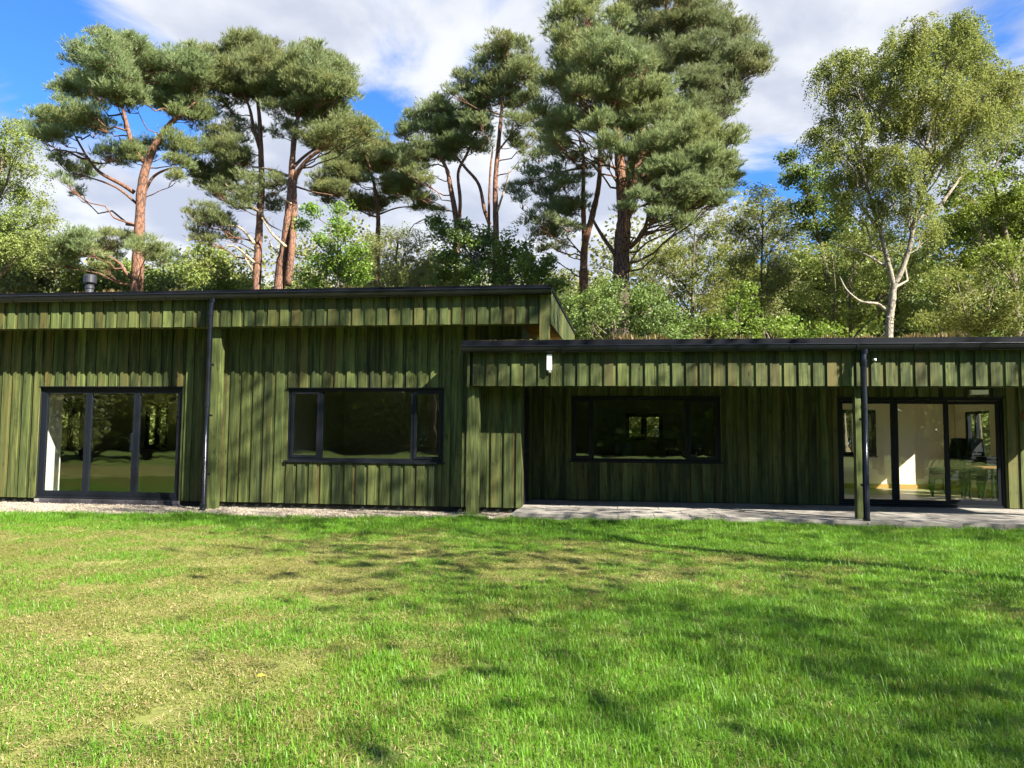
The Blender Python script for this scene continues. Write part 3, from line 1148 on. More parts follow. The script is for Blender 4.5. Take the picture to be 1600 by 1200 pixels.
lin.box(3.752, 3.87, YW + .21, 7.80, 0, 2.44)
lin.box(9.085, 9.097, YW + .21, 2.60, 0, 2.44)
lin.box(9.085, 9.097, 4.95, 5.949, 0, 2.44)
lin.box(9.085, 9.097, 2.601, 4.949, 0, .80)
lin.box(9.085, 9.097, 2.601, 4.949, 2.03, 2.44)
lin.box(9.085, 9.097, 7.22, 7.80, 0, 2.44)
lin.box(9.085, 9.097, 5.951, 7.219, 0, .80)
lin.box(9.085, 9.097, 5.951, 7.219, 2.03, 2.44)
part("inner_wall", lin, PLASTER, LB)
boxpart("ceiling", LB, WHITEP, (-1.64, 9.09, YW + .2, 7.81, 2.445, 2.47))
boxpart("floor", LB, FLOORM, (-1.64, 9.09, YW + .2, 7.81, -.03, .004))
boxpart("skirting", LB, SKIRT, (3.88, 9.07, 7.785, 7.803, .006, .12), (9.066, 9.084, 2.4, 7.78, .006, .12))
clad(LB, -1.59, 9.25, .015, 2.42, YW, [(h[0] - .004, h[1] + .004, h[2] - .004 if h is WR else -1, h[3] + .012) for h in holesL])
boxpart("porch_soffit", LB, GREEN, (-2.4, 9.3, FY + .14, YW + .001, 2.421, 2.445))
clad(LB, -2.455, 9.6, 2.19, 2.80, FY, phase=.06, name="fascia_board")
boxpart("fascia_backing", LB, MEMB, (-2.44, 9.6, FY + .047, FY + .10, 2.20, 2.82))
boxpart("fascia_drip", LB, GREEN, (-2.44, 9.6, FY + .0465, FY + .13, 2.174, 2.199))
ubox("end_board", LB, -2.50, -2.457, FY + .02, -.01, 2.17, 2.80, GREEN)
ubox("post", LB, -2.512, -2.305, FY + .132, FY + .32, -.085, 2.172, GREEN)
ubox("post", LB, 4.055, 4.20, FY + .132, FY + .28, -.085, 2.172, GREEN)
ubox("post", LB, 9.2, 9.39, FY + .132, FY + .32, -.085, 2.172, GREEN)
mb = MB()
V = []
for x in (-2.54, 9.7):
    for (y, z) in ((FY - .005, 2.85), (8.3, 2.85 + SLOPE * 8.85), (8.3, 2.93 + SLOPE * 8.85), (FY - .005, 2.93)):
        V.append((x, y, z))
for s in ((-2.54, -1.66, -.55, -.004), (-1.598, 9.7, -.55, 8.3)):
    V = []
    for x in s[:2]:
        for (y, z) in ((s[2], 2.85), (s[3], 2.85 + SLOPE * (s[3] + .55)), (s[3], 2.93 + SLOPE * (s[3] + .55)), (s[2], 2.93)):
            V.append((x, y, z))
    mb.add(V, [(0, 1, 2, 3), (4, 7, 6, 5), (0, 4, 5, 1), (1, 5, 6, 2), (2, 6, 7, 3), (3, 7, 4, 0)])
mb.box(-1.66, -1.598, -.55, -.004, 2.851, 2.931)
part("roof", mb, ROOFM, LB)
boxpart("edge_trim", LB, TRIM, (-2.545, 9.7, FY - .045, FY - .008, 2.79, 2.985))
boxpart("end_trim", LB, TRIM, (-2.585, -2.547, FY - .045, -.01, 2.80, 2.985))
gutter(LB, -2.585, 9.7, -.645, 2.860, .060)
roof_plants("roof_sedum", -2.5, 9.6, FY + .0, FY + .55, lambda y: 2.975 + SLOPE * (y + .55), 9000, LB, SEDUM, (.018, .068))
roof_plants("roof_moss", -2.45, -1.35, FY - .03, FY + .35, lambda y: 2.965 + SLOPE * (y + .55), 2200, LB, MOSS, (.02, .075))
downpipe(LB, 4.115, -.67, -.085, 2.60, -.645, 2.825)
wr = window("window", LB, *WR, YW + .045, (-.36, 1.56))
lintel(wr, WR[0], WR[1], WR[3], YW + .045)
window("back_window", LB, *kb[0], 7.88, (.95,), sash=(0, 1))
window("back_window", LB, *kb[1], 7.88, (6.66,), sash=(0, 1))
drt = glazed_door(LB, DR, YW + .055, (5.58, 6.57), ajar=2)
lintel(drt, DR[0], DR[1], DR[3], YW + .055)
# side window in the end wall
mb = MB()
for (y0, y1, z0, z1) in ((5.95, 6.01, .80, 2.03), (7.16, 7.22, .80, 2.03), (6.01, 7.16, 1.97, 2.03), (6.01, 7.16, .80, .86), (6.72, 6.80, .86, 1.97)):
    mb.box(9.13, 9.20, y0, y1, z0, z1)
sw = part("side_window", mb, FRAME, LB)
boxpart("pane", sw, GLASS, (9.16, 9.166, 6.01, 6.72, .86, 1.97))
boxpart("pane", sw, GLASS, (9.16, 9.166, 6.80, 7.16, .86, 1.97))
added_sw = boxpart("side_window", LB, FRAME, (9.13, 9.20, 2.60, 2.66, .80, 2.03), (9.13, 9.20, 4.89, 4.95, .80, 2.03), (9.13, 9.20, 2.66, 4.89, 1.97, 2.03), (9.13, 9.20, 2.66, 4.89, .80, .86), (9.13, 9.20, 3.74, 3.81, .86, 1.97))  # added second window, out of sight, letting sun in to brighten the room
boxpart("pane", added_sw, GLASS, (9.16, 9.166, 2.66, 3.74, .86, 1.97))
boxpart("pane", added_sw, GLASS, (9.16, 9.166, 3.81, 4.89, .86, 1.97))
boxpart("mortar_bed", LB, MORTAR, (DR[0] - .02, DR[1] + .02, YW + .012, YW + .046, -.05, -.013))
for k in range(14):
    a, b = DR[0] + k * .22, min(DR[0] + k * .22 + .21, DR[1] + .02)
    ubox("brick", LB, a, b, YW + .002, YW + .045, -.05, -.012 + .0, BRICKM)

# ---- fittings that hang on the walls
t1 = thing("wall_lamp", "white slim bulkhead lamp hanging on the green fascia below the lower gutter", "lamp", (-1.04, FY, 2.58))
boxpart("lamp_body", t1, LAMPM, (-1.083, -.997, FY - .085, FY - .03, 2.455, 2.725))
boxpart("lamp_bracket", t1, GREYP, (-1.065, -1.015, FY - .03, FY - .003, 2.42, 2.74))
mb = MB()
mb.tube([(-1.04, FY - .055, 2.455), (-1.04, FY - .06, 2.435), (-1.04, FY - .06, 2.405)], [.022, .028, .012], 10)
part("sensor_eye", mb, GREYP, t1, True)
t2 = thing("emergency_light", "pale grey oblong emergency light above the right glass doors", "lamp", (7.1, YW, 2.24))
boxpart("lamp_body", t2, GREYP, (6.94, 7.27, YW - .07, YW - .004, 2.195, 2.29))
boxpart("diffuser", t2, LAMPM, (6.96, 7.25, YW - .085, YW - .071, 2.205, 2.28))
t3 = thing("motion_sensor", "small white motion sensor under the porch soffit near the corner", "sensor", (-1.45, .2, 2.4))
mb = MB()
mb.tube([(-1.45, .1, 2.419), (-1.45, .1, 2.36), (-1.45, .09, 2.33), (-1.45, .08, 2.31)], [.03, .035, .03, .012], 12)
part("sensor_body", mb, LAMPM, t3, True)
boxpart("sensor_mount", t3, LAMPM, (-1.49, -1.41, .06, .14, 2.405, 2.4205))
t4 = thing("spot_lamp", "tiny white spot lamp on the fascia beside the right downpipe", "lamp", (4.33, FY, 2.62))
mb = MB()
mb.tube([(4.33, FY - .003, 2.62), (4.33, FY - .03, 2.62), (4.33, FY - .055, 2.615)], [.02, .028, .016], 12)
part("lamp_head", mb, LAMPM, t4, True)
boxpart("lamp_mount", t4, GREYP, (4.30, 4.36, FY - .008, FY - .0005, 2.60, 2.64))
t5 = thing("call_point", "small orange-red box on the green wall right of the glass doors", "alarm box", (7.95, YW, 1.75))
boxpart("box_body", t5, REDP, (7.90, 8.02, YW - .05, YW - .003, 1.70, 1.86))
boxpart("box_cover", t5, LAMPM, (7.93, 7.99, YW - .056, YW - .0505, 1.74, 1.82))

# flue on the tall roof
fl = thing("flue", "grey metal flue with wide cowl rising above the taller roof", "chimney", (-13.24, 4.0, 4.1))
mb = MB()
mb.tube([(-13.24, 4, 4.05), (-13.24, 4, 5.12)], [.095, .095], 20)
part("flue_pipe", mb, GALV, fl, True)
mb = MB()
mb.tube([(-13.24, 4, 5.10), (-13.24, 4, 5.13), (-13.24, 4, 5.30), (-13.24, 4, 5.335)], [.12, .155, .155, .13], 20)
part("flue_cowl", mb, GALV, fl, False)
mb = MB()
mb.tube([(-13.24, 4, 4.98), (-13.24, 4, 5.03)], [.112, .112], 20)
part("flue_band", mb, GALV, fl, False)


# ---- things inside
def stack_chair(label, loc, rz, group):
    t_ = thing("stacking_chair", label, "chair", loc, group)
    t_.rotation_euler = (0, 0, rz)
    def loc_part(n, mb, mat=CHAIRM, sm=False):
        return link(n, mb.mesh(n, sm), mat, t_)
    s = MB()
    s.box(-.22, .22, -.20, .21, .405, .45)
    s.box(-.20, .20, -.21, -.19, .40, .435)
    loc_part("seat", s)
    b = MB()
    V = []
    for i, a in enumerate(np.linspace(-.2, .2, 7)):
        bow = .05 * (1 - (a / .2) ** 2)
        for (dy, z) in ((.20, .55), (.235, .84)):
            V += [(a, dy + bow, z + (0.02 * (1 - (a / .2) ** 4) if z > .6 else 0)), (a, dy + bow + .015, z + (0.02 * (1 - (a / .2) ** 4) if z > .6 else 0))]
    f = []
    for i in range(6):
        k = i * 4
        f += [(k, k + 4, k + 6, k + 2), (k + 1, k + 3, k + 7, k + 5), (k + 2, k + 6, k + 7, k + 3), (k, k + 1, k + 5, k + 4)]
    f += [(0, 2, 3, 1), (24, 25, 27, 26)]
    b.add(V, f)
    loc_part("backrest", b)
    for sx in (-1, 1):
        l1 = MB()
        l1.tube([(sx * .19, -.17, .43), (sx * .215, -.215, 0)], [.018, .018], 6)
        loc_part("leg", l1)
        l2 = MB()
        l2.tube([(sx * .19, .235, .83), (sx * .19, .20, .44), (sx * .215, .25, 0)], [.018, .018, .018], 6)
        loc_part("leg", l2)
    return t_


def copy_thing(o, loc, rz, label):
    c = o.copy()
    COL.objects.link(c)
    c.location = loc
    c.rotation_euler = (0, 0, rz)
    c['label'] = label
    for ch in o.children:
        d = ch.copy()
        COL.objects.link(d)
        d.parent = c
    return c


ordn = ["lowest", "second", "third", "fourth", "fifth", "sixth", "seventh", "eighth", "ninth", "tenth"]
proto = None
tabz = .745
stacks = [((7.60, 4.75, .004), 6, .045, R(-70), "in the short stack by the middle door leaf"), ((8.02, 4.95, .004), 8, .07, R(15), "in the left tall stack behind the brown table"),
          ((8.34, 4.80, .004), 8, .07, R(25), "in the right tall stack behind the brown table")]
for (b, n, stp, rz, where) in stacks:
    for k in range(n):
        word = "topmost" if k == n - 1 else ordn[k]
        loc = (b[0] - .02 * k * math.sin(-rz), b[1] - .02 * k * math.cos(rz), b[2] + stp * k)
        lab = f"{word} black stacking chair {where}"
        if proto is None:
            proto = stack_chair(lab, loc, rz, "black stacking chairs inside the right doors")
        else:
            copy_thing(proto, loc, rz, lab)
tb = thing("side_table", "brown-topped table with dark cross-foot legs inside the right glass doors", "table", (7.95, 3.95, .004))
boxpart("table_top", tb, TABLEM, (7.50, 8.40, 3.65, 4.25, .715, .745))
for x in (7.72, 8.18):
    mb = MB()
    mb.tube([(x, 3.95, .715), (x, 3.95, .03)], [.03, .03], 8)
    part("pedestal", mb, CHAIRM, tb)
    boxpart("foot", tb, CHAIRM, (x - .03, x + .03, 3.68, 4.22, .006, .045), (x - .22, x - .031, 3.92, 3.98, .006, .04), (x + .031, x + .22, 3.92, 3.98, .006, .04))
# kitchen furniture seen dimly behind the porch window
kt = thing("work_table", "dark table with papers behind the porch window", "table", (.9, 3.6, .004))
boxpart("table_top", kt, CHAIRM, (-.55, 2.0, 3.2, 3.95, .86, .90))
for (x, y) in ((-.5, 3.25), (1.95, 3.25), (-.5, 3.9), (1.95, 3.9)):
    boxpart("leg", kt, CHAIRM, (x - .025, x + .025, y - .025, y + .025, .004, .86))
for i, (x, y, lab) in enumerate(((.35, 4.6, "blue chair behind the porch window, left of its back window post"), (1.95, 4.3, "blue chair at the right end behind the porch window"))):
    c = copy_thing(proto, (x, y, .30), R(170), lab)
    c['group'] = "blue chairs behind the porch window"
    c.name = "blue_chair"
    for ch in c.children:
        ch.data = ch.data.copy()
        ch.data.materials.clear()
        ch.data.materials.append(BLUEP)
mon = thing("screen", "dark monitor on the table behind the porch window", "screen", (1.25, 3.7, .90))
boxpart("panel", mon, CHAIRM, (1.05, 1.5, 3.72, 3.75, 1.0, 1.28))
boxpart("stand", mon, CHAIRM, (1.24, 1.31, 3.68, 3.78, .90, 1.0))
crate = thing("paper_tray", "white paper tray on the right of the table behind the porch window", "tray", (1.75, 3.5, .90))
boxpart("tray_base", crate, WHITEP, (1.6, 1.9, 3.35, 3.62, .901, .93))
boxpart("tray_side", crate, WHITEP, (1.6, 1.615, 3.35, 3.62, .93, 1.0), (1.885, 1.9, 3.35, 3.62, .93, 1.0))


# ------------------------------------------------------------------ trees
def nrm(v):
    return v / (np.linalg.norm(v, axis=-1, keepdims=True) + 1e-9)


def spline(pts, k=6):
    pts = np.asarray(pts, float)
    if len(pts) < 3:
        tt = np.linspace(0, 1, k + 1)[:, None]
        return pts[0] * (1 - tt) + pts[-1] * tt
    P = np.concatenate([[2 * pts[0] - pts[1]], pts, [2 * pts[-1] - pts[-2]]])
    out_ = []
    for i in range(1, len(P) - 2):
        for s in np.arange(k) / k:
            a, b, c, d = P[i - 1], P[i], P[i + 1], P[i + 2]
            out_.append(.5 * (2 * b + (c - a) * s + (2 * a - 5 * b + 4 * c - d) * s * s + (-a + 3 * b - 3 * c + d) * s ** 3))
    out_.append(pts[-1])
    return np.array(out_)


def curve(a, b, sag=0.0, k=5, wob=0.0):
    tt = np.linspace(0, 1, k + 1)[:, None]
    p = a * (1 - tt) + b * tt
    p[:, 2] += (sag * (4 * tt * (1 - tt)))[:, 0]
    if wob:
        w_ = rng.standard_normal((k + 1, 3)) * wob
        w_[0] = 0
        w_[-1] *= .3
        p = p + w_
    return p


def needle_tris(mb, c, ax, k, L, wd, spread):
    n = len(c)
    d = nrm(ax[:, None, :] + spread * rng.standard_normal((n, k, 3)))
    s = nrm(np.cross(d, rng.standard_normal((n, k, 3)))) * (wd / 2)
    LL = L * rng.uniform(.7, 1.25, (n, k, 1))
    st_ = c[:, None, :] + ax[:, None, :] * (rng.uniform(-.5, .3, (n, k, 1)) * L)
    V = np.stack([st_ - s, st_ + s, st_ + d * LL], 2).reshape(-1, 3)
    mb.add(V, np.arange(n * k * 3).reshape(-1, 3))


def leaf_quads(mb, c, L, wd, up=.6, droop=0.0):
    n = len(c)
    nr = nrm(rng.standard_normal((n, 3)) + np.array([0, 0, up]))
    d = nrm(np.cross(nr, rng.standard_normal((n, 3))))
    d[:, 2] -= droop
    d = nrm(d)
    s = nrm(np.cross(d, nr))
    l_ = (L * rng.uniform(.6, 1.3, n))[:, None]
    w_ = l_ * wd / 2
    V = np.stack([c, c + d * l_ * .45 + s * w_, c + d * l_, c + d * l_ * .45 - s * w_], 1).reshape(-1, 3)
    mb.add(V, np.arange(n * 4).reshape(-1, 4))


def ball(n):
    v = nrm(rng.standard_normal((n, 3)))
    return v


def trunk_mesh(mb, stems, limbs):
    for (pts, r0, r1) in stems:
        p = spline(pts, 6)
        r_ = np.linspace(r0, r1, len(p)) * (1 + .05 * rng.standard_normal(len(p)))
        mb.tube(p, r_, 12)


def tree_base(stems):
    b = np.array(stems[0][0][0], float)
    return (float(b[0]), float(b[1]), -0.115)


def stems_world(specs, Y, first_to_ground=True):
    """specs: list of (pixel polyline, width px at its foot, width px at its tip)"""
    out_ = []
    for i, (pl, w0, w1) in enumerate(specs):
        P = [at(px, py, Y + (rng.uniform(-.3, .3) if (i and j) else 0) * (1 if j > 0 else 0)) for j, (px, py) in enumerate(pl)]
        dist = np.linalg.norm(P[0] - CAM)
        sc = dist / F_PX
        P = [np.array(p) for p in P]
        r0, r1 = w0 * sc * .40, w1 * sc * .40
        if i == 0 and first_to_ground:
            foot = P[0].copy()
            if foot[2] > 0:
                dz = foot[2] + .115
                ln = P[1] - P[0]
                foot = P[0] - ln / max(ln[2], .3) * dz * .5
                foot[2] = -.13
                P = [foot] + P
                r0 *= 1.15
        out_.append((np.array(P), r0, r1))
    return out_


def pads_world(pads, Y, depth=1.0, grow=1.0, front=0.0, low=1.0):
    pw = []
    xs = [p[0] for p in pads]
    cx, hw = (min(xs) + max(xs)) / 2, max(40, (max(xs) - min(xs)) / 2)
    for (px, py, r_) in pads:
        if py > 200:
            r_ = r_ * low
        k = math.sqrt(max(0.05, 1 - ((px - cx) / (hw * 1.1)) ** 2))
        w0 = at(px, py, Y)
        sc = np.linalg.norm(w0 - CAM) / F_PX
        half = hw * sc * depth * k
        dy = rng.uniform(-1, 1) * half * .75
        p = at(px, py, Y + dy)
        if front and k > .5:
            q_ = at(px + rng.uniform(-6, 6), py + rng.uniform(-5, 5), Y - half * rng.uniform(.45, .9))
            pw.append((q_, r_ * sc * front))
        pw.append((p, r_ * sc * (1 + dy / 40) * grow))
    return pw


def pine(label, Y, stems, pads, limbs=(), snags=(), mat=NEEDLE, dens=1.0, flat=.62, depth=.8, front=0.0, bark=None, low=1.08):
    st_ = stems_world(stems, Y)
    T, C_, S_ = MB(), MB(), MB()
    trunk_mesh(T, st_, None)
    axis = np.concatenate([spline(s[0], 6) for s in st_])
    for (pl, w0) in limbs:
        P = [at(px, py, Y + rng.uniform(-.3, .3)) for px, py in pl]
        sc = np.linalg.norm(P[0] - CAM) / F_PX
        sp_ = spline(P, 5)
        T.tube(sp_, np.linspace(w0 * sc * .38, w0 * sc / 6, len(sp_)), 8)
        axis = np.concatenate([axis, sp_[len(sp_) // 3:]])
    for (pl, w0) in snags:
        P = [at(px, py, Y + rng.uniform(-.6, .1)) for px, py in pl]
        sc = np.linalg.norm(P[0] - CAM) / F_PX
        sp_ = spline(P, 5)
        S_.tube(sp_, np.linspace(w0 * sc / 2, w0 * sc / 8, len(sp_)), 6)
        for q in range(4):
            b = sp_[rng.integers(len(sp_) // 3, len(sp_))]
            e = b + np.array([rng.uniform(-.5, .5), rng.uniform(-.5, .5), rng.uniform(-.2, .4)])
            S_.tube(curve(b, e, .05, 3), [.012, .009, .007, .004], 4)
    for (c, r_) in pads_world(pads, Y, depth, 1.15, front, low):
        # the limb that carries this pad
        hd = np.hypot(axis[:, 0] - c[0], axis[:, 1] - c[1])
        want = c[2] - .42 * hd - .2
        cost = np.abs(axis[:, 2] - want) + .30 * hd
        a = axis[np.argmin(cost)]
        if a[2] > c[2] + .3:
            a = axis[np.argmin(np.linalg.norm(axis - c, axis=1))]
        d = np.linalg.norm(c - a)
        if d > .3:
            sp_ = curve(a, c - np.array([0, 0, r_ * .25]), -.06 * d, 6, .035 * d)
            T.tube(sp_, np.linspace(.014 + .009 * d, .011, len(sp_)), 6, cap=False)
            axis_tip = sp_
        else:
            axis_tip = np.array([a, c])
        nsub = max(7, int(15 * (r_ / .55) ** 1.5))
        sub = ball(nsub) * (rng.random((nsub, 1)) ** .45) * np.array([1.15, 1.15, flat * 1.1]) * r_ + c
        rs = rng.uniform(.16, .40, nsub) * max(.75, min(1.25, r_ / .6))
        for q in range(nsub):
            b = axis_tip[-1 - rng.integers(0, min(3, len(axis_tip)))]
            T.tube(curve(b, sub[q] - np.array([0, 0, .06]), -.04, 3, .03), [.014, .011, .008, .005], 4, cap=False)
        # shoots sit on the upper and outer side of every spray
        nt = np.maximum(8, (rs ** 2 * 350 * dens).astype(int))
        idx = np.repeat(np.arange(nsub), nt)
        v = ball(len(idx))
        v[:, 2] = np.where(v[:, 2] < -.25, -v[:, 2] * .6, v[:, 2])
        rad = rng.random((len(idx), 1)) ** .4 * rng.uniform(.75, 1.35, (len(idx), 1))
        pos = sub[idx] + v * rad * rs[idx][:, None] * np.array([1.1, 1.1, .62])
        out_v = nrm(pos - c)
        ax = nrm(v * .7 + out_v * .35 + np.array([0, 0, .85]) + .25 * rng.standard_normal(v.shape))
        needle_tris(C_, pos, ax, 8, .165, .019, .42)
    b = tree_base(st_)
    t_ = thing("pine_tree", label, "tree", b, "tall pines behind the building")
    part("trunk", T, bark or PINEBARK, t_, True)
    if S_.n:
        part("dead_limb", S_, SNAG, t_, True)
    part("crown", C_, mat, t_)
    return t_


def broad(name, label, cat, Y, stems, pads, leafm, bark, L=.095, wd=.62, per=240, depth=.9, droop=0.0, strands=False, limbs=(), group=None, flat=.9, shell=.5):
    st_ = stems_world(stems, Y)
    T, C_ = MB(), MB()
    trunk_mesh(T, st_, None)
    axis = np.concatenate([spline(s[0], 6) for s in st_])
    for (pl, w0) in limbs:
        P = [at(px, py, Y + rng.uniform(-.3, .3)) for px, py in pl]
        sc = np.linalg.norm(P[0] - CAM) / F_PX
        sp_ = spline(P, 5)
        T.tube(sp_, np.linspace(w0 * sc / 2, w0 * sc / 6, len(sp_)), 7)
        axis = np.concatenate([axis, sp_[len(sp_) // 3:]])
    for (c, r_) in pads_world(pads, Y, depth):
        hd = np.hypot(axis[:, 0] - c[0], axis[:, 1] - c[1])
        want = c[2] - .9 * hd - .3
        a = axis[np.argmin(np.abs(axis[:, 2] - want) + .5 * hd)]
        d = np.linalg.norm(c - a)
        sp_ = curve(a, c, .05 * d, 5, .04 * d)
        T.tube(sp_, np.linspace(.012 + .011 * d, .009, len(sp_)), 5, cap=False)
        nsub = max(5, int(11 * (r_ / .55) ** 1.6))
        sub = ball(nsub) * (rng.random((nsub, 1)) ** shell) * np.array([1.05, 1.05, flat]) * r_ + c
        for q in range(nsub):
            b_ = sp_[-1 - rng.integers(0, 4)]
            T.tube(curve(b_, sub[q], .02, 3, .03), [.010, .008, .006, .003], 4, cap=False)
        if strands:
            m_ = per // 9
            for q in range(nsub):
                ln = rng.uniform(.35, 1.15, 9)
                az = rng.uniform(0, 6.28, 9)
                rr = rng.uniform(.08, .55, 9)
                tt = rng.random((9, m_))
                px_ = sub[q][0] + (rr * np.cos(az))[:, None] * (.4 + tt) + rng.normal(0, .04, tt.shape)
                py_ = sub[q][1] + (rr * np.sin(az))[:, None] * (.4 + tt) + rng.normal(0, .04, tt.shape)
                pz_ = sub[q][2] + .25 - ln[:, None] * tt ** 1.3 + rng.normal(0, .03, tt.shape)
                leaf_quads(C_, np.stack([px_.ravel(), py_.ravel(), pz_.ravel()], -1), L, wd, .2, droop)
        else:
            rs = rng.uniform(.24, .42, nsub)
            idx = np.repeat(np.arange(nsub), int(per * .55))
            v = ball(len(idx)) * (rng.random((len(idx), 1)) ** .5)
            pos = sub[idx] + v * rs[idx][:, None] * np.array([1.2, 1.2, .75])
            leaf_quads(C_, pos, L, wd, .8, droop)
    b = tree_base(st_)
    t_ = thing(name, label, cat, b, group)
    part("trunk", T, bark, t_, True)
    part("crown", C_, leafm, t_)
    return t_


P1 = pine("leftmost pine with wide layered crown and forked upper trunk", 16.0,
     [([(214, 447), (217, 380), (221, 300), (228, 262), (238, 235), (251, 214), (264, 195), (285, 178), (306, 160)], 19, 5),
      ([(229, 256), (210, 234), (197, 190), (190, 150), (200, 95)], 10, 3)],
     [(158, 60, 13), (180, 72, 18), (214, 70, 14), (135, 94, 18), (171, 90, 28), (209, 96, 26), (238, 103, 24), (292, 90, 22), (317, 92, 13),
      (270, 108, 26), (308, 114, 26), (106, 137, 21), (140, 137, 26), (180, 130, 32), (94, 150, 10), (200, 157, 20), (236, 137, 24), (270, 141, 28),
      (299, 135, 26), (263, 166, 20), (299, 180, 22), (320, 175, 16), (79, 186, 18), (108, 184, 24), (140, 184, 22), (158, 195, 12), (50, 206, 12),
      (68, 209, 17), (90, 211, 15), (175, 238, 17), (202, 242, 17), (225, 240, 12), (247, 227, 13), (277, 227, 18), (304, 231, 16), (126, 267, 15),
      (90, 247, 10), (99, 283, 9), (121, 299, 8), (286, 256, 15), (281, 274, 11),
      (126, 383, 22), (67, 392, 24), (157, 396, 18), (184, 373, 16), (228, 389, 18), (252, 405, 16), (169, 420, 14), (92, 402, 18)],
     limbs=[([(210, 301), (190, 288), (157, 270), (138, 248), (118, 214)], 8), ([(226, 299), (240, 276), (263, 264), (286, 262)], 6), ([(209, 440), (196, 425), (185, 410), (150, 392), (110, 396)], 7),
            ([(216, 320), (180, 292), (130, 274)], 5)])
P2 = pine("slim second pine from the left with dead snags low on its trunk", 17.5,
     [([(401, 447), (403, 400), (406, 340), (409, 290), (408, 250), (407, 215), (405, 180), (400, 140), (394, 90)], 15, 4),
      ([(407, 235), (396, 197), (389, 166), (372, 130)], 8, 3)],
     [(356, 74, 13), (374, 69, 17), (392, 60, 11), (408, 76, 19), (421, 83, 15), (354, 94, 22), (390, 92, 28), (419, 98, 22), (345, 114, 20), (376, 119, 28),
      (412, 119, 26), (340, 134, 14), (367, 141, 24), (397, 143, 24), (421, 146, 18), (350, 161, 12), (358, 180, 10), (376, 195, 12), (399, 206, 10),
      (352, 215, 17), (367, 233, 18), (345, 242, 18), (379, 249, 16), (322, 267, 18), (356, 276, 20), (311, 283, 14), (390, 278, 14), (433, 283, 16),
      (387, 305, 16), (337, 297, 16), (375, 317, 14), (425, 317, 15), (320, 337, 18), (342, 347, 16), (357, 368, 12), (315, 366, 16)],
     snags=[([(407, 332), (382, 315), (352, 287)], 4), ([(397, 380), (385, 365), (372, 354), (355, 352)], 5), ([(397, 410), (370, 387), (352, 383)], 4), ([(397, 425), (378, 396)], 3),
            ([(450, 275), (420, 264), (395, 262)], 5), ([(408, 333), (420, 350), (440, 361)], 4)])
P3 = pine("third pine from the left with a double trunk and rounded crown", 17.0,
     [([(436, 447), (444, 395), (450, 345), (455, 290), (457, 250), (461, 205), (470, 165), (482, 110)], 20, 4),
      ([(449, 447), (456, 385), (460, 330), (461, 280), (480, 250), (500, 235)], 14, 6)],
     [(469, 85, 13), (487, 80, 13), (498, 76, 9), (480, 98, 24), (509, 101, 20), (527, 103, 11), (457, 112, 20), (491, 121, 28), (525, 119, 22), (543, 130, 13),
      (448, 134, 22), (484, 143, 26), (516, 139, 24), (538, 143, 15), (457, 157, 18), (435, 170, 16), (473, 170, 22), (502, 166, 22), (527, 166, 15),
      (498, 184, 20), (525, 188, 22), (444, 195, 12), (464, 211, 12), (491, 211, 18), (525, 206, 22), (552, 195, 20), (570, 193, 16), (578, 210, 10), (435, 206, 10), (540, 222, 16), (505, 226, 14)],
     limbs=[([(458, 262), (475, 245), (500, 228), (525, 222)], 7), ([(458, 290), (490, 300), (520, 305)], 4)],
     snags=[([(446, 385), (425, 365), (409, 340)], 5), ([(440, 400), (425, 385), (420, 372)], 3), ([(455, 318), (440, 310), (430, 300)], 3)])
P4 = pine("distant small pine with a short dark trunk, right of the double-trunk pine", 23.0,
     [([(590, 400), (591, 350), (590, 330), (586, 295), (577, 260), (565, 230)], 10, 4)],
     [(547, 220, 22), (581, 227, 22), (608, 245, 22), (525, 231, 18), (547, 247, 24), (581, 256, 22), (615, 265, 18), (525, 265, 20), (633, 283, 17), (604, 287, 18),
      (547, 274, 20), (502, 287, 18), (525, 296, 16), (637, 290, 18), (662, 317, 16), (682, 330, 10), (600, 317, 15), (562, 317, 17), (512, 305, 16), (575, 328, 13), (625, 302, 16)],
     limbs=[([(592, 335), (620, 325), (650, 322)], 4)])
P5 = pine("many-stemmed pine left of centre with a broad low crown", 20.5,
     [([(713, 400), (713, 346), (703, 288), (697, 262), (680, 235)], 13, 5), ([(716, 370), (719, 315), (716, 270), (730, 240), (740, 215)], 8, 4), ([(765, 350), (757, 328), (748, 288), (726, 261), (705, 235)], 8, 4)],
     [(685, 166, 22), (730, 175, 22), (653, 193, 20), (631, 207, 15), (694, 202, 26), (745, 198, 20), (667, 234, 24), (721, 222, 22), (631, 234, 13), (752, 225, 15),
      (653, 256, 18), (690, 240, 20), (664, 282, 12), (655, 304, 12), (640, 270, 12), (700, 180, 20)])
P6 = pine("pine with narrow pointed crown left of the tallest pine", 19.0,
     [([(775, 400), (775, 360), (774, 288), (779, 225), (784, 171), (788, 120), (792, 75)], 13, 3), ([(764, 380), (764, 324), (766, 270), (770, 230)], 6, 3)],
     [(793, 63, 17), (766, 81, 17), (820, 76, 15), (748, 99, 13), (788, 94, 26), (824, 108, 19), (721, 126, 17), (757, 130, 24), (802, 126, 26), (838, 117, 12), (707, 139, 11),
      (748, 153, 20), (793, 157, 22), (829, 148, 17), (739, 166, 15), (811, 189, 18), (838, 180, 15), (811, 220, 15), (838, 211, 12), (750, 190, 12), (828, 238, 10)],
     snags=[([(777, 330), (790, 290), (796, 265)], 4)], limbs=[([(779, 235), (795, 215), (812, 195)], 5)])
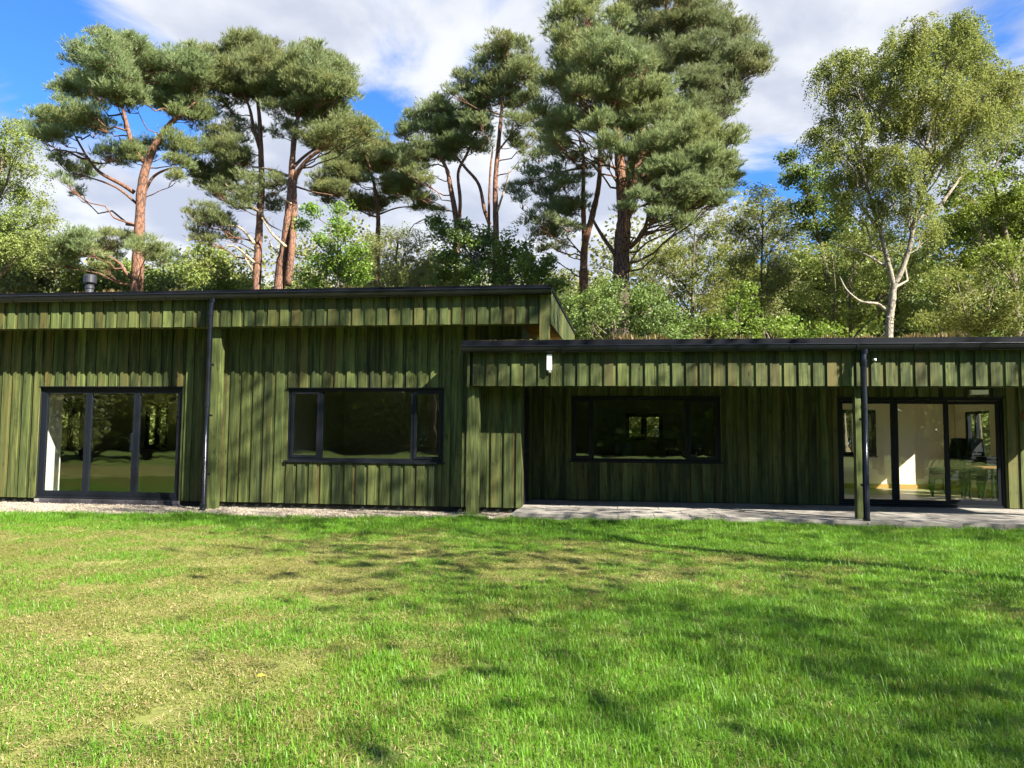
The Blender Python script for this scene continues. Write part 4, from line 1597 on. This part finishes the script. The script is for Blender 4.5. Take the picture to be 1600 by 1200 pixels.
P7 = pine("leaning forked pine just left of the thickest trunk", 16.0,
     [([(912, 455), (912, 420), (914, 382), (926, 335), (936, 285), (937, 225), (930, 180)], 17, 5), ([(914, 385), (911, 315), (912, 252), (905, 215)], 11, 4)],
     [(829, 279, 15), (802, 297, 13), (865, 265, 16), (856, 297, 18), (883, 288, 18), (905, 270, 13), (838, 346, 17), (865, 324, 20), (892, 324, 20), (838, 369, 13),
      (865, 360, 18), (890, 352, 15), (847, 388, 10), (842, 243, 13), (865, 225, 20), (892, 243, 18), (935, 256, 9), (815, 312, 10), (872, 385, 12), (820, 262, 10)],
     mat=NEEDLE_D, limbs=[([(911, 400), (898, 385), (886, 370)], 4), ([(912, 262), (880, 268), (850, 278), (815, 290)], 5)])
P8 = pine("tallest pine with thick dark trunk and massive dense crown", 13.0,
     [([(970, 455), (972, 382), (975, 337), (971, 288), (968, 252), (966, 216), (955, 171), (946, 112), (940, 60)], 31, 6),
      ([(976, 340), (985, 300), (995, 262), (1008, 225), (1024, 195), (1040, 160)], 20, 6)],
     [(885, 20, 19), (910, 14, 19), (880, 55, 21), (920, 55, 25), (960, 70, 25), (890, 95, 25), (930, 100, 28), (970, 115, 27), (870, 130, 19), (910, 140, 28),
      (955, 150, 28), (1000, 150, 27), (850, 170, 17), (890, 185, 26), (940, 190, 26), (990, 190, 28), (1035, 180, 27), (870, 215, 16), (1010, 225, 28), (1060, 215, 27),
      (1100, 205, 25), (1135, 215, 20), (1153, 212, 11), (945, 228, 18), (1050, 255, 28), (1100, 250, 27), (1130, 255, 18), (1015, 270, 23), (1070, 290, 27), (1110, 285, 24),
      (1140, 280, 13), (1000, 300, 13), (1040, 310, 24), (1085, 320, 22), (1120, 310, 17), (1030, 335, 16), (1060, 345, 14), (978, 325, 10), (860, 195, 15), (965, 30, 18), (1000, 100, 22),
      (1030, 140, 22), (985, 240, 16)],
     dens=1.1, front=.85, bark=DARKBARK, low=1.05, limbs=[([(964, 402), (942, 370), (928, 346), (922, 330)], 9), ([(984, 387), (1002, 368), (1011, 345), (1012, 328)], 10), ([(990, 280), (1030, 262), (1060, 245)], 8), ([(968, 250), (985, 225), (1010, 200)], 8)],
     snags=[([(985, 408), (1000, 407)], 3), ([(968, 435), (950, 420), (925, 413)], 3)])
P9 = pine("dark pine crown rising behind and right of the tallest pine", 19.0,
     [([(974, 440), (977, 330), (990, 230), (1025, 120), (1055, 20), (1062, -60)], 16, 4)],
     [(985, 10, 22), (1030, -10, 24), (1080, 0, 24), (1010, 45, 26), (1060, 40, 28), (1110, 35, 26), (1150, 50, 20), (1050, 90, 28), (1100, 85, 28), (1150, 90, 24), (1183, 85, 13),
      (1090, 130, 26), (1140, 120, 24), (1178, 108, 16), (1195, 93, 9), (1110, 165, 22), (1148, 150, 16), (1080, 170, 22), (1160, 80, 18), (1020, 100, 24), (1130, 180, 12), (1000, -40, 26), (1060, -45, 26)],
     mat=NEEDLE_D, dens=1.0, front=.85)

B1 = broad("birch_tree", "white-barked birch with forked trunk and airy drooping crown behind the low roof", "tree", 11.5,
      [([(1389, 522), (1391, 495), (1394, 469), (1397, 447), (1408, 425), (1421, 387), (1427, 354), (1437, 310), (1444, 270), (1447, 225), (1465, 150), (1482, 90)], 13, 2),
       ([(1397, 450), (1386, 403), (1373, 354), (1360, 310), (1344, 252), (1346, 216), (1365, 185), (1390, 126)], 9, 2)],
      [(1302, 99, 17), (1288, 117, 11), (1338, 94, 19), (1320, 135, 20), (1365, 117, 20), (1302, 153, 15), (1347, 153, 22), (1401, 72, 19), (1437, 63, 22), (1477, 58, 24), (1509, 54, 22),
       (1531, 76, 17), (1410, 108, 26), (1455, 103, 30), (1500, 99, 30), (1531, 117, 22), (1567, 130, 20), (1583, 130, 11), (1392, 153, 24), (1437, 148, 28), (1482, 144, 30), (1527, 153, 28),
       (1567, 166, 20), (1302, 198, 16), (1338, 193, 20), (1383, 198, 22), (1428, 193, 24), (1477, 193, 28), (1522, 193, 26), (1558, 202, 18), (1275, 216, 11), (1302, 234, 16), (1338, 243, 18),
       (1374, 252, 22), (1410, 243, 20), (1455, 252, 20), (1500, 238, 20), (1338, 279, 22), (1383, 288, 24), (1419, 288, 20), (1320, 315, 20), (1374, 324, 18), (1419, 330, 17), (1446, 360, 14),
       (1302, 288, 16), (1441, 315, 16)],
      BIRCHL, BIRCHBARK, L=.058, wd=.75, per=420, droop=.5, strands=True, depth=.8,
      limbs=[([(1384, 417), (1360, 402), (1334, 390), (1298, 380)], 4), ([(1388, 488), (1371, 475), (1345, 471), (1323, 453), (1312, 432)], 5)], group="trees behind the low roof")
broad("oak_tree", "bright green oak at the right edge behind the birch", "tree", 15.0,
      [([(1590, 520), (1583, 430), (1565, 340), (1550, 270)], 14, 4), ([(1583, 420), (1610, 340), (1625, 270)], 8, 3)],
      [(1490, 290, 22), (1530, 280, 24), (1570, 270, 24), (1500, 330, 24), (1545, 320, 26), (1590, 310, 26), (1510, 370, 24), (1560, 360, 26), (1600, 350, 28), (1625, 290, 28),
       (1480, 355, 15), (1540, 240, 18), (1590, 230, 20), (1625, 225, 22), (1520, 405, 22), (1570, 400, 26), (1615, 400, 26), (1650, 250, 26), (1650, 330, 30), (1580, 190, 14), (1610, 180, 16)],
      BRIGHTL, BARK, L=.11, per=135, group="trees behind the low roof")
broad("oak_tree", "dark small oak against the sky left of the birch", "tree", 19.0,
      [([(1305, 520), (1290, 420), (1275, 350), (1262, 300), (1250, 262)], 10, 3)],
      [(1235, 245, 14), (1252, 264, 14), (1230, 280, 12), (1265, 285, 16), (1290, 250, 15), (1270, 320, 18), (1245, 330, 13), (1290, 300, 20), (1310, 330, 20), (1300, 362, 22), (1262, 355, 16)],
      DARKL, BARK, L=.12, per=200, group="trees behind the low roof")
broad("birch_tree", "olive-leaved tree at the left edge leaning into the picture", "tree", 14.0,
      [([(-25, 460), (-18, 380), (-5, 300), (8, 225)], 10, 3)],
      [(10, 208, 18), (35, 228, 16), (12, 250, 24), (48, 268, 13), (8, 290, 22), (36, 308, 16), (66, 318, 11), (18, 338, 18), (58, 348, 13), (5, 380, 18), (80, 352, 9), (-30, 215, 28), (-42, 275, 28),
       (-35, 335, 28), (-40, 395, 26), (30, 392, 20), (45, 375, 12)],
      MIXL, BARK, L=.075, wd=.7, per=170, droop=.4, strands=True, group="trees behind the tall roof")
broad("young_tree", "vivid green young tree above the tall roof, right of the double-trunk pine", "tree", 12.5,
      [([(528, 480), (528, 400), (530, 345)], 5, 2)],
      [(530, 328, 12), (525, 350, 16), (540, 365, 18), (515, 380, 20), (550, 390, 20), (530, 405, 24), (500, 412, 18), (562, 418, 20), (510, 435, 22), (545, 437, 24), (480, 438, 13), (470, 350, 8), (486, 325, 7)],
      BRIGHTL, BARK, L=.10, per=150, group="trees behind the tall roof")
broad("willow_tree", "pale grey-green willowy tree between the young tree and the dark oak", "tree", 18.0,
      [([(620, 480), (618, 420), (622, 375)], 8, 3)],
      [(590, 380, 22), (622, 368, 22), (652, 375, 20), (600, 405, 26), (640, 405, 26), (575, 415, 20), (672, 410, 20), (620, 437, 28), (660, 437, 26), (585, 440, 24)],
      PALEL, BARK, L=.09, wd=.4, per=210, droop=.3, group="trees behind the tall roof")
broad("oak_tree", "dark green oak above the right part of the tall roof", "tree", 14.5,
      [([(745, 480), (748, 430), (742, 385)], 9, 4)],
      [(690, 365, 16), (720, 373, 22), (760, 373, 22), (792, 385, 22), (822, 396, 18), (700, 400, 24), (740, 400, 26), (780, 410, 26), (822, 417, 24), (852, 412, 16), (690, 432, 22), (740, 434, 26),
       (790, 437, 26), (840, 440, 22), (872, 445, 18), (720, 352, 10), (680, 345, 8)],
      DARKL, BARK, L=.12, per=200, group="trees behind the tall roof")
broad("shrub", "light green leafy bush filling the gap right of the tall block's gable", "shrub", 10.5,
      [([(965, 560), (962, 520), (955, 470)], 8, 3), ([(985, 560), (1005, 510), (1020, 470)], 6, 2)],
      [(900, 472, 20), (930, 462, 22), (960, 456, 22), (990, 461, 22), (1020, 456, 14), (1030, 477, 20), (910, 500, 24), (950, 490, 28), (1000, 490, 28), (1042, 502, 24), (888, 482, 14), (1082, 507, 20),
       (920, 527, 26), (970, 527, 28), (1020, 527, 28), (1062, 527, 24)],
      leaf_mat("bush_leaves", (0.085, 0.145, 0.030), (0.150, 0.215, 0.055), (0.120, 0.165, 0.045), 0.38, 0.9), BARK, L=.085, per=190, group="bushes behind the low roof")
broad("shrub", "yellow-green sapling row just above the middle of the low roof", "shrub", 11.0,
      [([(1150, 560), (1152, 500), (1158, 455)], 3, 1), ([(1205, 560), (1210, 510)], 3, 1)],
      [(1110, 503, 18), (1150, 492, 16), (1140, 517, 20), (1192, 503, 18), (1180, 522, 18), (1232, 508, 15), (1222, 522, 18), (1272, 519, 15), (1152, 472, 8), (1162, 450, 8), (1177, 482, 9), (1300, 522, 12)],
      BRIGHTL, BARK, L=.10, per=130, group="bushes behind the low roof")
broad("shrub", "tangled olive bush under the birch at the right edge", "shrub", 12.5,
      [([(1520, 560), (1510, 500), (1495, 440)], 5, 2), ([(1530, 560), (1545, 490), (1560, 440)], 4, 2)],
      [(1470, 432, 24), (1500, 442, 28), (1542, 432, 22), (1572, 472, 22), (1480, 470, 26), (1520, 482, 28), (1562, 500, 24), (1450, 502, 22), (1490, 507, 26), (1540, 512, 24), (1592, 502, 26), (1605, 440, 26), (1640, 480, 30)],
      MIXL, BARK, L=.08, per=180, group="bushes behind the low roof")
broad("thicket_tree", "feathery yellow-green tree between the tallest pine and the dark small oak", "tree", 21.0,
      [([(1195, 560), (1190, 450), (1192, 340)], 8, 2)],
      [(1190, 302, 18), (1170, 332, 22), (1210, 332, 22), (1150, 362, 24), (1190, 372, 26), (1230, 367, 24), (1160, 402, 26), (1210, 412, 26), (1150, 442, 26), (1200, 452, 26), (1242, 432, 24), (1150, 482, 26), (1210, 490, 26), (1225, 315, 12)],
      PALEL, BARK, L=.09, wd=.5, per=190, droop=.2, group="thicket trees")
broad("thicket_tree", "low feathery tree right below the crown of the tallest pine", "tree", 20.0,
      [([(1085, 560), (1082, 450), (1086, 360)], 8, 2)],
      [(1092, 332, 16), (1062, 352, 18), (1102, 362, 22), (1052, 387, 22), (1092, 397, 24), (1122, 345, 18), (1042, 417, 22), (1082, 427, 24), (1122, 402, 24), (1122, 442, 24), (1022, 402, 18), (1010, 430, 20), (1060, 460, 26), (1110, 475, 26)],
      MIXL, BARK, L=.085, wd=.5, per=190, droop=.2, group="thicket trees")
broad("thicket_tree", "dusky green tree in the shade directly behind the birch trunk", "tree", 17.0,
      [([(1330, 560), (1328, 450), (1340, 380)], 7, 2), ([(1300, 560), (1305, 460), (1300, 400)], 4, 2)],
      [(1300, 402, 26), (1340, 382, 26), (1380, 372, 24), (1320, 442, 28), (1370, 432, 28), (1300, 482, 28), (1350, 490, 28), (1260, 462, 26), (1260, 502, 24), (1422, 442, 28), (1442, 402, 26), (1422, 492, 28)],
      MIXL, BARK, L=.085, per=180, group="thicket trees")


# generic thicket trees further back: four patterns, copied with their parts
def pattern(name, h, rad, leafm, bark, L, per, seed_pads, group, thick=.011):
    T, C_ = MB(), MB()
    top = np.array([rng.uniform(-.4, .4), rng.uniform(-.4, .4), h * .9])
    sp_ = curve(np.array([0, 0, 0.]), top, 0, 8, .1)
    T.tube(sp_, np.linspace(.05 + h * thick, .02, len(sp_)), 8)
    for q in range(seed_pads):
        z = h * rng.uniform(.12, .95)
        k = math.sin(math.pi * min(1, max(0.12, (z / h)) ** .8)) ** .6
        az = rng.uniform(0, 6.28)
        rr = rad * k * math.sqrt(rng.random())
        c = np.array([rr * math.cos(az), rr * math.sin(az), z])
        a = sp_[max(0, int((z / h - .18) * 8))]
        T.tube(curve(a, c, .1, 4, .06), np.linspace(.03 if thick > .005 else .011, .008 if thick > .005 else .004, 5), 5, cap=False)
        r_ = rng.uniform(.5, .95) * rad * .42
        nsub = 9
        sub = ball(nsub) * (rng.random((nsub, 1)) ** .5) * r_ + c
        idx = np.repeat(np.arange(nsub), per)
        pos = sub[idx] + ball(len(idx)) * (rng.random((len(idx), 1)) ** .5) * r_ * np.array([.55, .55, .42])
        leaf_quads(C_, pos, L, .65, .7, .2)
    b = (0, 0, -.115)
    t_ = thing(name, "pattern", "tree", b, group)
    link("trunk", T.mesh("trunk", True), bark, t_)
    link("crown", C_.mesh("crown"), leafm, t_)
    return t_


pats = [pattern("thicket_tree", 8.5, 2.6, MIXL, BARK, .12, 80, 60, "thicket trees"),
        pattern("thicket_tree", 7.5, 2.4, PALEL, BARK, .12, 80, 56, "thicket trees"),
        pattern("thicket_tree", 8.0, 2.7, OAKL, BARK, .14, 72, 56, "thicket trees"),
        pattern("thicket_tree", 7.0, 2.6, DARKL, BARK, .14, 72, 56, "thicket trees")]
# (pixel x of the trunk, depth, pattern, size, words)
spots = [(20, 20, 1, 1.00, "pale loose tree above the far left end of the roof"), (75, 24, 0, 1.05, "olive tree left of the flue behind the leftmost pine"),
         (140, 21, 2, .80, "green bushy tree straight behind the flue"), (185, 26, 0, 1.0, "olive tree half behind the leftmost pine trunk"),
         (262, 22, 3, .95, "dark bushy tree right of the leftmost pine trunk"), (310, 27, 0, 1.05, "olive tree between the first and second pines"),
         (352, 21, 2, .85, "green tree left of the slim pine trunk"), (425, 24, 3, .95, "dark tree between the slim and the double-trunk pine"),
         (478, 22, 1, .85, "pale tree right behind the double-trunk pine"), (560, 27, 0, .95, "olive tree under the distant small pine"),
         (680, 26, 1, 1.0, "pale tree under the many-stemmed pine"), (800, 24, 2, .85, "green tree right of the narrow pine's trunk"),
         (860, 20, 0, .80, "olive tree above the tall block's right corner"), (930, 23, 2, .95, "green tree seen between the leaning and the thick pine trunks"),
         (1010, 24, 0, .95, "olive tree right of the thick pine trunk"), (1060, 30, 3, 1.1, "dark tree deep behind the leafy bush"),
         (1150, 28, 0, 1.25, "tall olive tree deep in the thicket"), (1250, 26, 3, 1.25, "dark tree deep in the thicket left of the birch"),
         (1290, 24, 2, 1.15, "green tree behind the birch's low dead limb"), (1360, 26, 0, 1.35, "tall olive tree behind the birch fork"),
         (1460, 22, 3, 1.15, "dark tree right behind the birch stems"), (1520, 27, 0, 1.5, "tall olive tree behind the bright oak"),
         (1590, 20, 3, 1.05, "dark tree at the right edge below the bright oak"), (1660, 24, 2, 1.4, "tall green tree just past the right edge"),
         (-60, 24, 2, 1.2, "tall green tree just past the left edge")]
used = set()
spots += [(40, 28, 1, 1.1, 'tall pale tree in the left end of the thicket'), (120, 27, 1, 1.0, 'pale loose tree behind the flue and the leftmost pine branch'), (240, 28, 2, 1.0, 'green tree between the two left pine trunks, far back'), (340, 29, 1, 1.0, 'pale tree far behind the dead snags of the slim pine'), (500, 30, 1, 1.0, 'pale tree far behind the vivid green young tree'), (640, 30, 0, 1.0, 'olive tree far behind the willowy tree')]
spots = [(a, b, c, d * (1.4 if a < 900 else 1.1), e) for (a, b, c, d, e) in spots]
for (px, Y, k, s, words) in spots:
    p = at(px, 560, Y)
    src = pats[k]
    if k not in used:
        used.add(k)
        o = src
    else:
        o = copy_thing(src, (0, 0, 0), 0, words)
    o['label'] = words
    o.location = (p[0], Y, -.115)
    o.rotation_euler = (0, 0, rng.uniform(0, 6.28))
    o.scale = (s, s, s * rng.uniform(.95, 1.1))

# far wood that reads as one mass
mb = MB()
n = 2600
cx = rng.uniform(-60, 60, n)
cy = rng.uniform(34, 48, n) + np.abs(cx) * .05
cz = rng.uniform(0, 1, n) ** .8 * (14.3 + 2.0 * np.sin(cx * .23) + 1.2 * np.sin(cx * .61 + 1) + np.clip(cx, 0, 40) * .12)
idx = np.repeat(np.arange(n), 64)
pos = np.stack([cx, cy, cz], -1)[idx] + ball(len(idx)) * rng.random((len(idx), 1)) ** .4 * np.array([1.5, 1.5, 1.2])
leaf_quads(mb, pos, .30, .7, .8, .2)
fw_ = link("far_wood", mb.mesh("far_wood"), PALEL)
fw_['kind'] = 'stuff'
fw_['label'] = "far dark wood closing the view behind the trees"


mb = MB()
n = 3000
cx = rng.uniform(-75, 55, n)
cy = rng.uniform(-49, -43, n)
cz = rng.uniform(0, 1, n) ** 1.3 * (9.5 + 2 * np.sin(cx * .3))
idx = np.repeat(np.arange(n), 36)
pos = np.stack([cx, cy, cz], -1)[idx] + ball(len(idx)) * rng.random((len(idx), 1)) ** .4 * np.array([1.7, 1.7, 1.4])
leaf_quads(mb, pos, .42, .7, .8, .2)
m_ = 900
cx = rng.uniform(-75, 55, m_)
idx = np.repeat(np.arange(m_), 30)
pos = np.stack([cx, rng.uniform(-44, -42, m_), rng.uniform(.1, 1.9, m_)], -1)[idx] + ball(len(idx)) * rng.random((len(idx), 1)) ** .4 * np.array([1.1, .8, .6])
leaf_quads(mb, pos, .36, .7, .8, .2)
we_ = link("wood_edge", mb.mesh("wood_edge"), BRIGHTL)
we_['kind'] = 'stuff'
we_['label'] = "wood edge across the meadow, mirrored in the glass"

# trees on the camera's side of the lawn: they cast the dappled shade and stand mirrored in the glass
def copy_tree(o, loc, rz, s, label, group):
    c = copy_thing(o, loc, rz, label)
    c['group'] = group
    c.scale = (s, s, s)
    return c


ash = pattern("ash_tree", 13.0, 3.6, OAKL, BARK, .12, 10, 110, "shade trees beside the lawn", .004)
ash['label'] = "tall loose-crowned tree right of the lawn that shades it, outside the picture"
ash.location = (15.5, -18.5, -.115)
SHADE = [(ash, 10.4, -9.4, 30, 1.5), (ash, 16.5, -7.0, 160, 1.0), (ash, 13.0, -21.5, 60, 1.1), (ash, 11.0, -14.6, 270, .85)]
for (o, x, y, rz, s) in SHADE:
    copy_tree(o, (x, y, -.115), R(rz), s, "tall loose-crowned tree right of the lawn that shades it, outside the picture", "shade trees beside the lawn")
BACK = [(P6, -12, -37, 20, 1.0)]
bx = -52.0
k = 0
while bx < 34:
    for row in range(2):
        if row == 0 and k % 2:
            continue
        BACK.append((pats[(k * 3 + row) % 3], bx + rng.uniform(-1, 1) + row * 2, -51 - row * 6 + rng.uniform(-1.5, 1.5), rng.uniform(0, 360), (1.5, 2.2)[row] * rng.uniform(.9, 1.15)))
    k += 1
    bx += 5.0
for yy in (-26, -20, -14, -8, -2):
    BACK.append((pats[(k + 1) % 4], -25 + rng.uniform(-1, 1), yy, rng.uniform(0, 360), 1.7))
    k += 1
for (o, x, y, rz, s) in BACK:
    copy_tree(o, (x, y, -.115), R(rz), s, "tree across the lawn, behind the camera, mirrored in the window glass", "trees across the lawn mirrored in the glass")

# ------------------------------------------------------------------ litter on the lawn
lf = MB()
v = [(-.03, 0, 0), (-.012, .018, .006), (.012, .017, .008), (.032, 0, .002), (.012, -.017, .008), (-.012, -.018, .006), (0, 0, -.003)]
lf.add(v, [(6, 0, 1), (6, 1, 2), (6, 2, 3), (6, 3, 4), (6, 4, 5), (6, 5, 0)])
YEL = plain("yellow_leaf", (0.34, 0.19, 0.015), 0.7, 0.3)
BRN = plain("brown_leaf", (0.20, 0.12, 0.07), 0.7, 0.2, var=.4)
p = CAM + ray(408, 1056) * ((-.02 - CAM[2]) / ray(408, 1056)[2])
yl = link("fallen_leaf", lf.mesh("yellow_leaf"), YEL)
yl.location = p
yl.rotation_euler = (.25, .1, .6)
yl.scale = (.75, .75, .75)
tag(yl, "single yellow fallen leaf on the grass in the left foreground", "leaf")
src = source("brown_leaf_pattern", lf, BRN)
n = 45
lp = np.stack([rng.uniform(-9, 3, n), rng.uniform(-11.5, -3, n), np.full(n, -.045)], -1)
scatter("leaf_litter", lp, rng.uniform(0, 6.28, n), rng.uniform(.4, .7, n), src, "small brown leaves fallen in the lawn", tilt=rng.uniform(-.5, .5, (n, 2)))
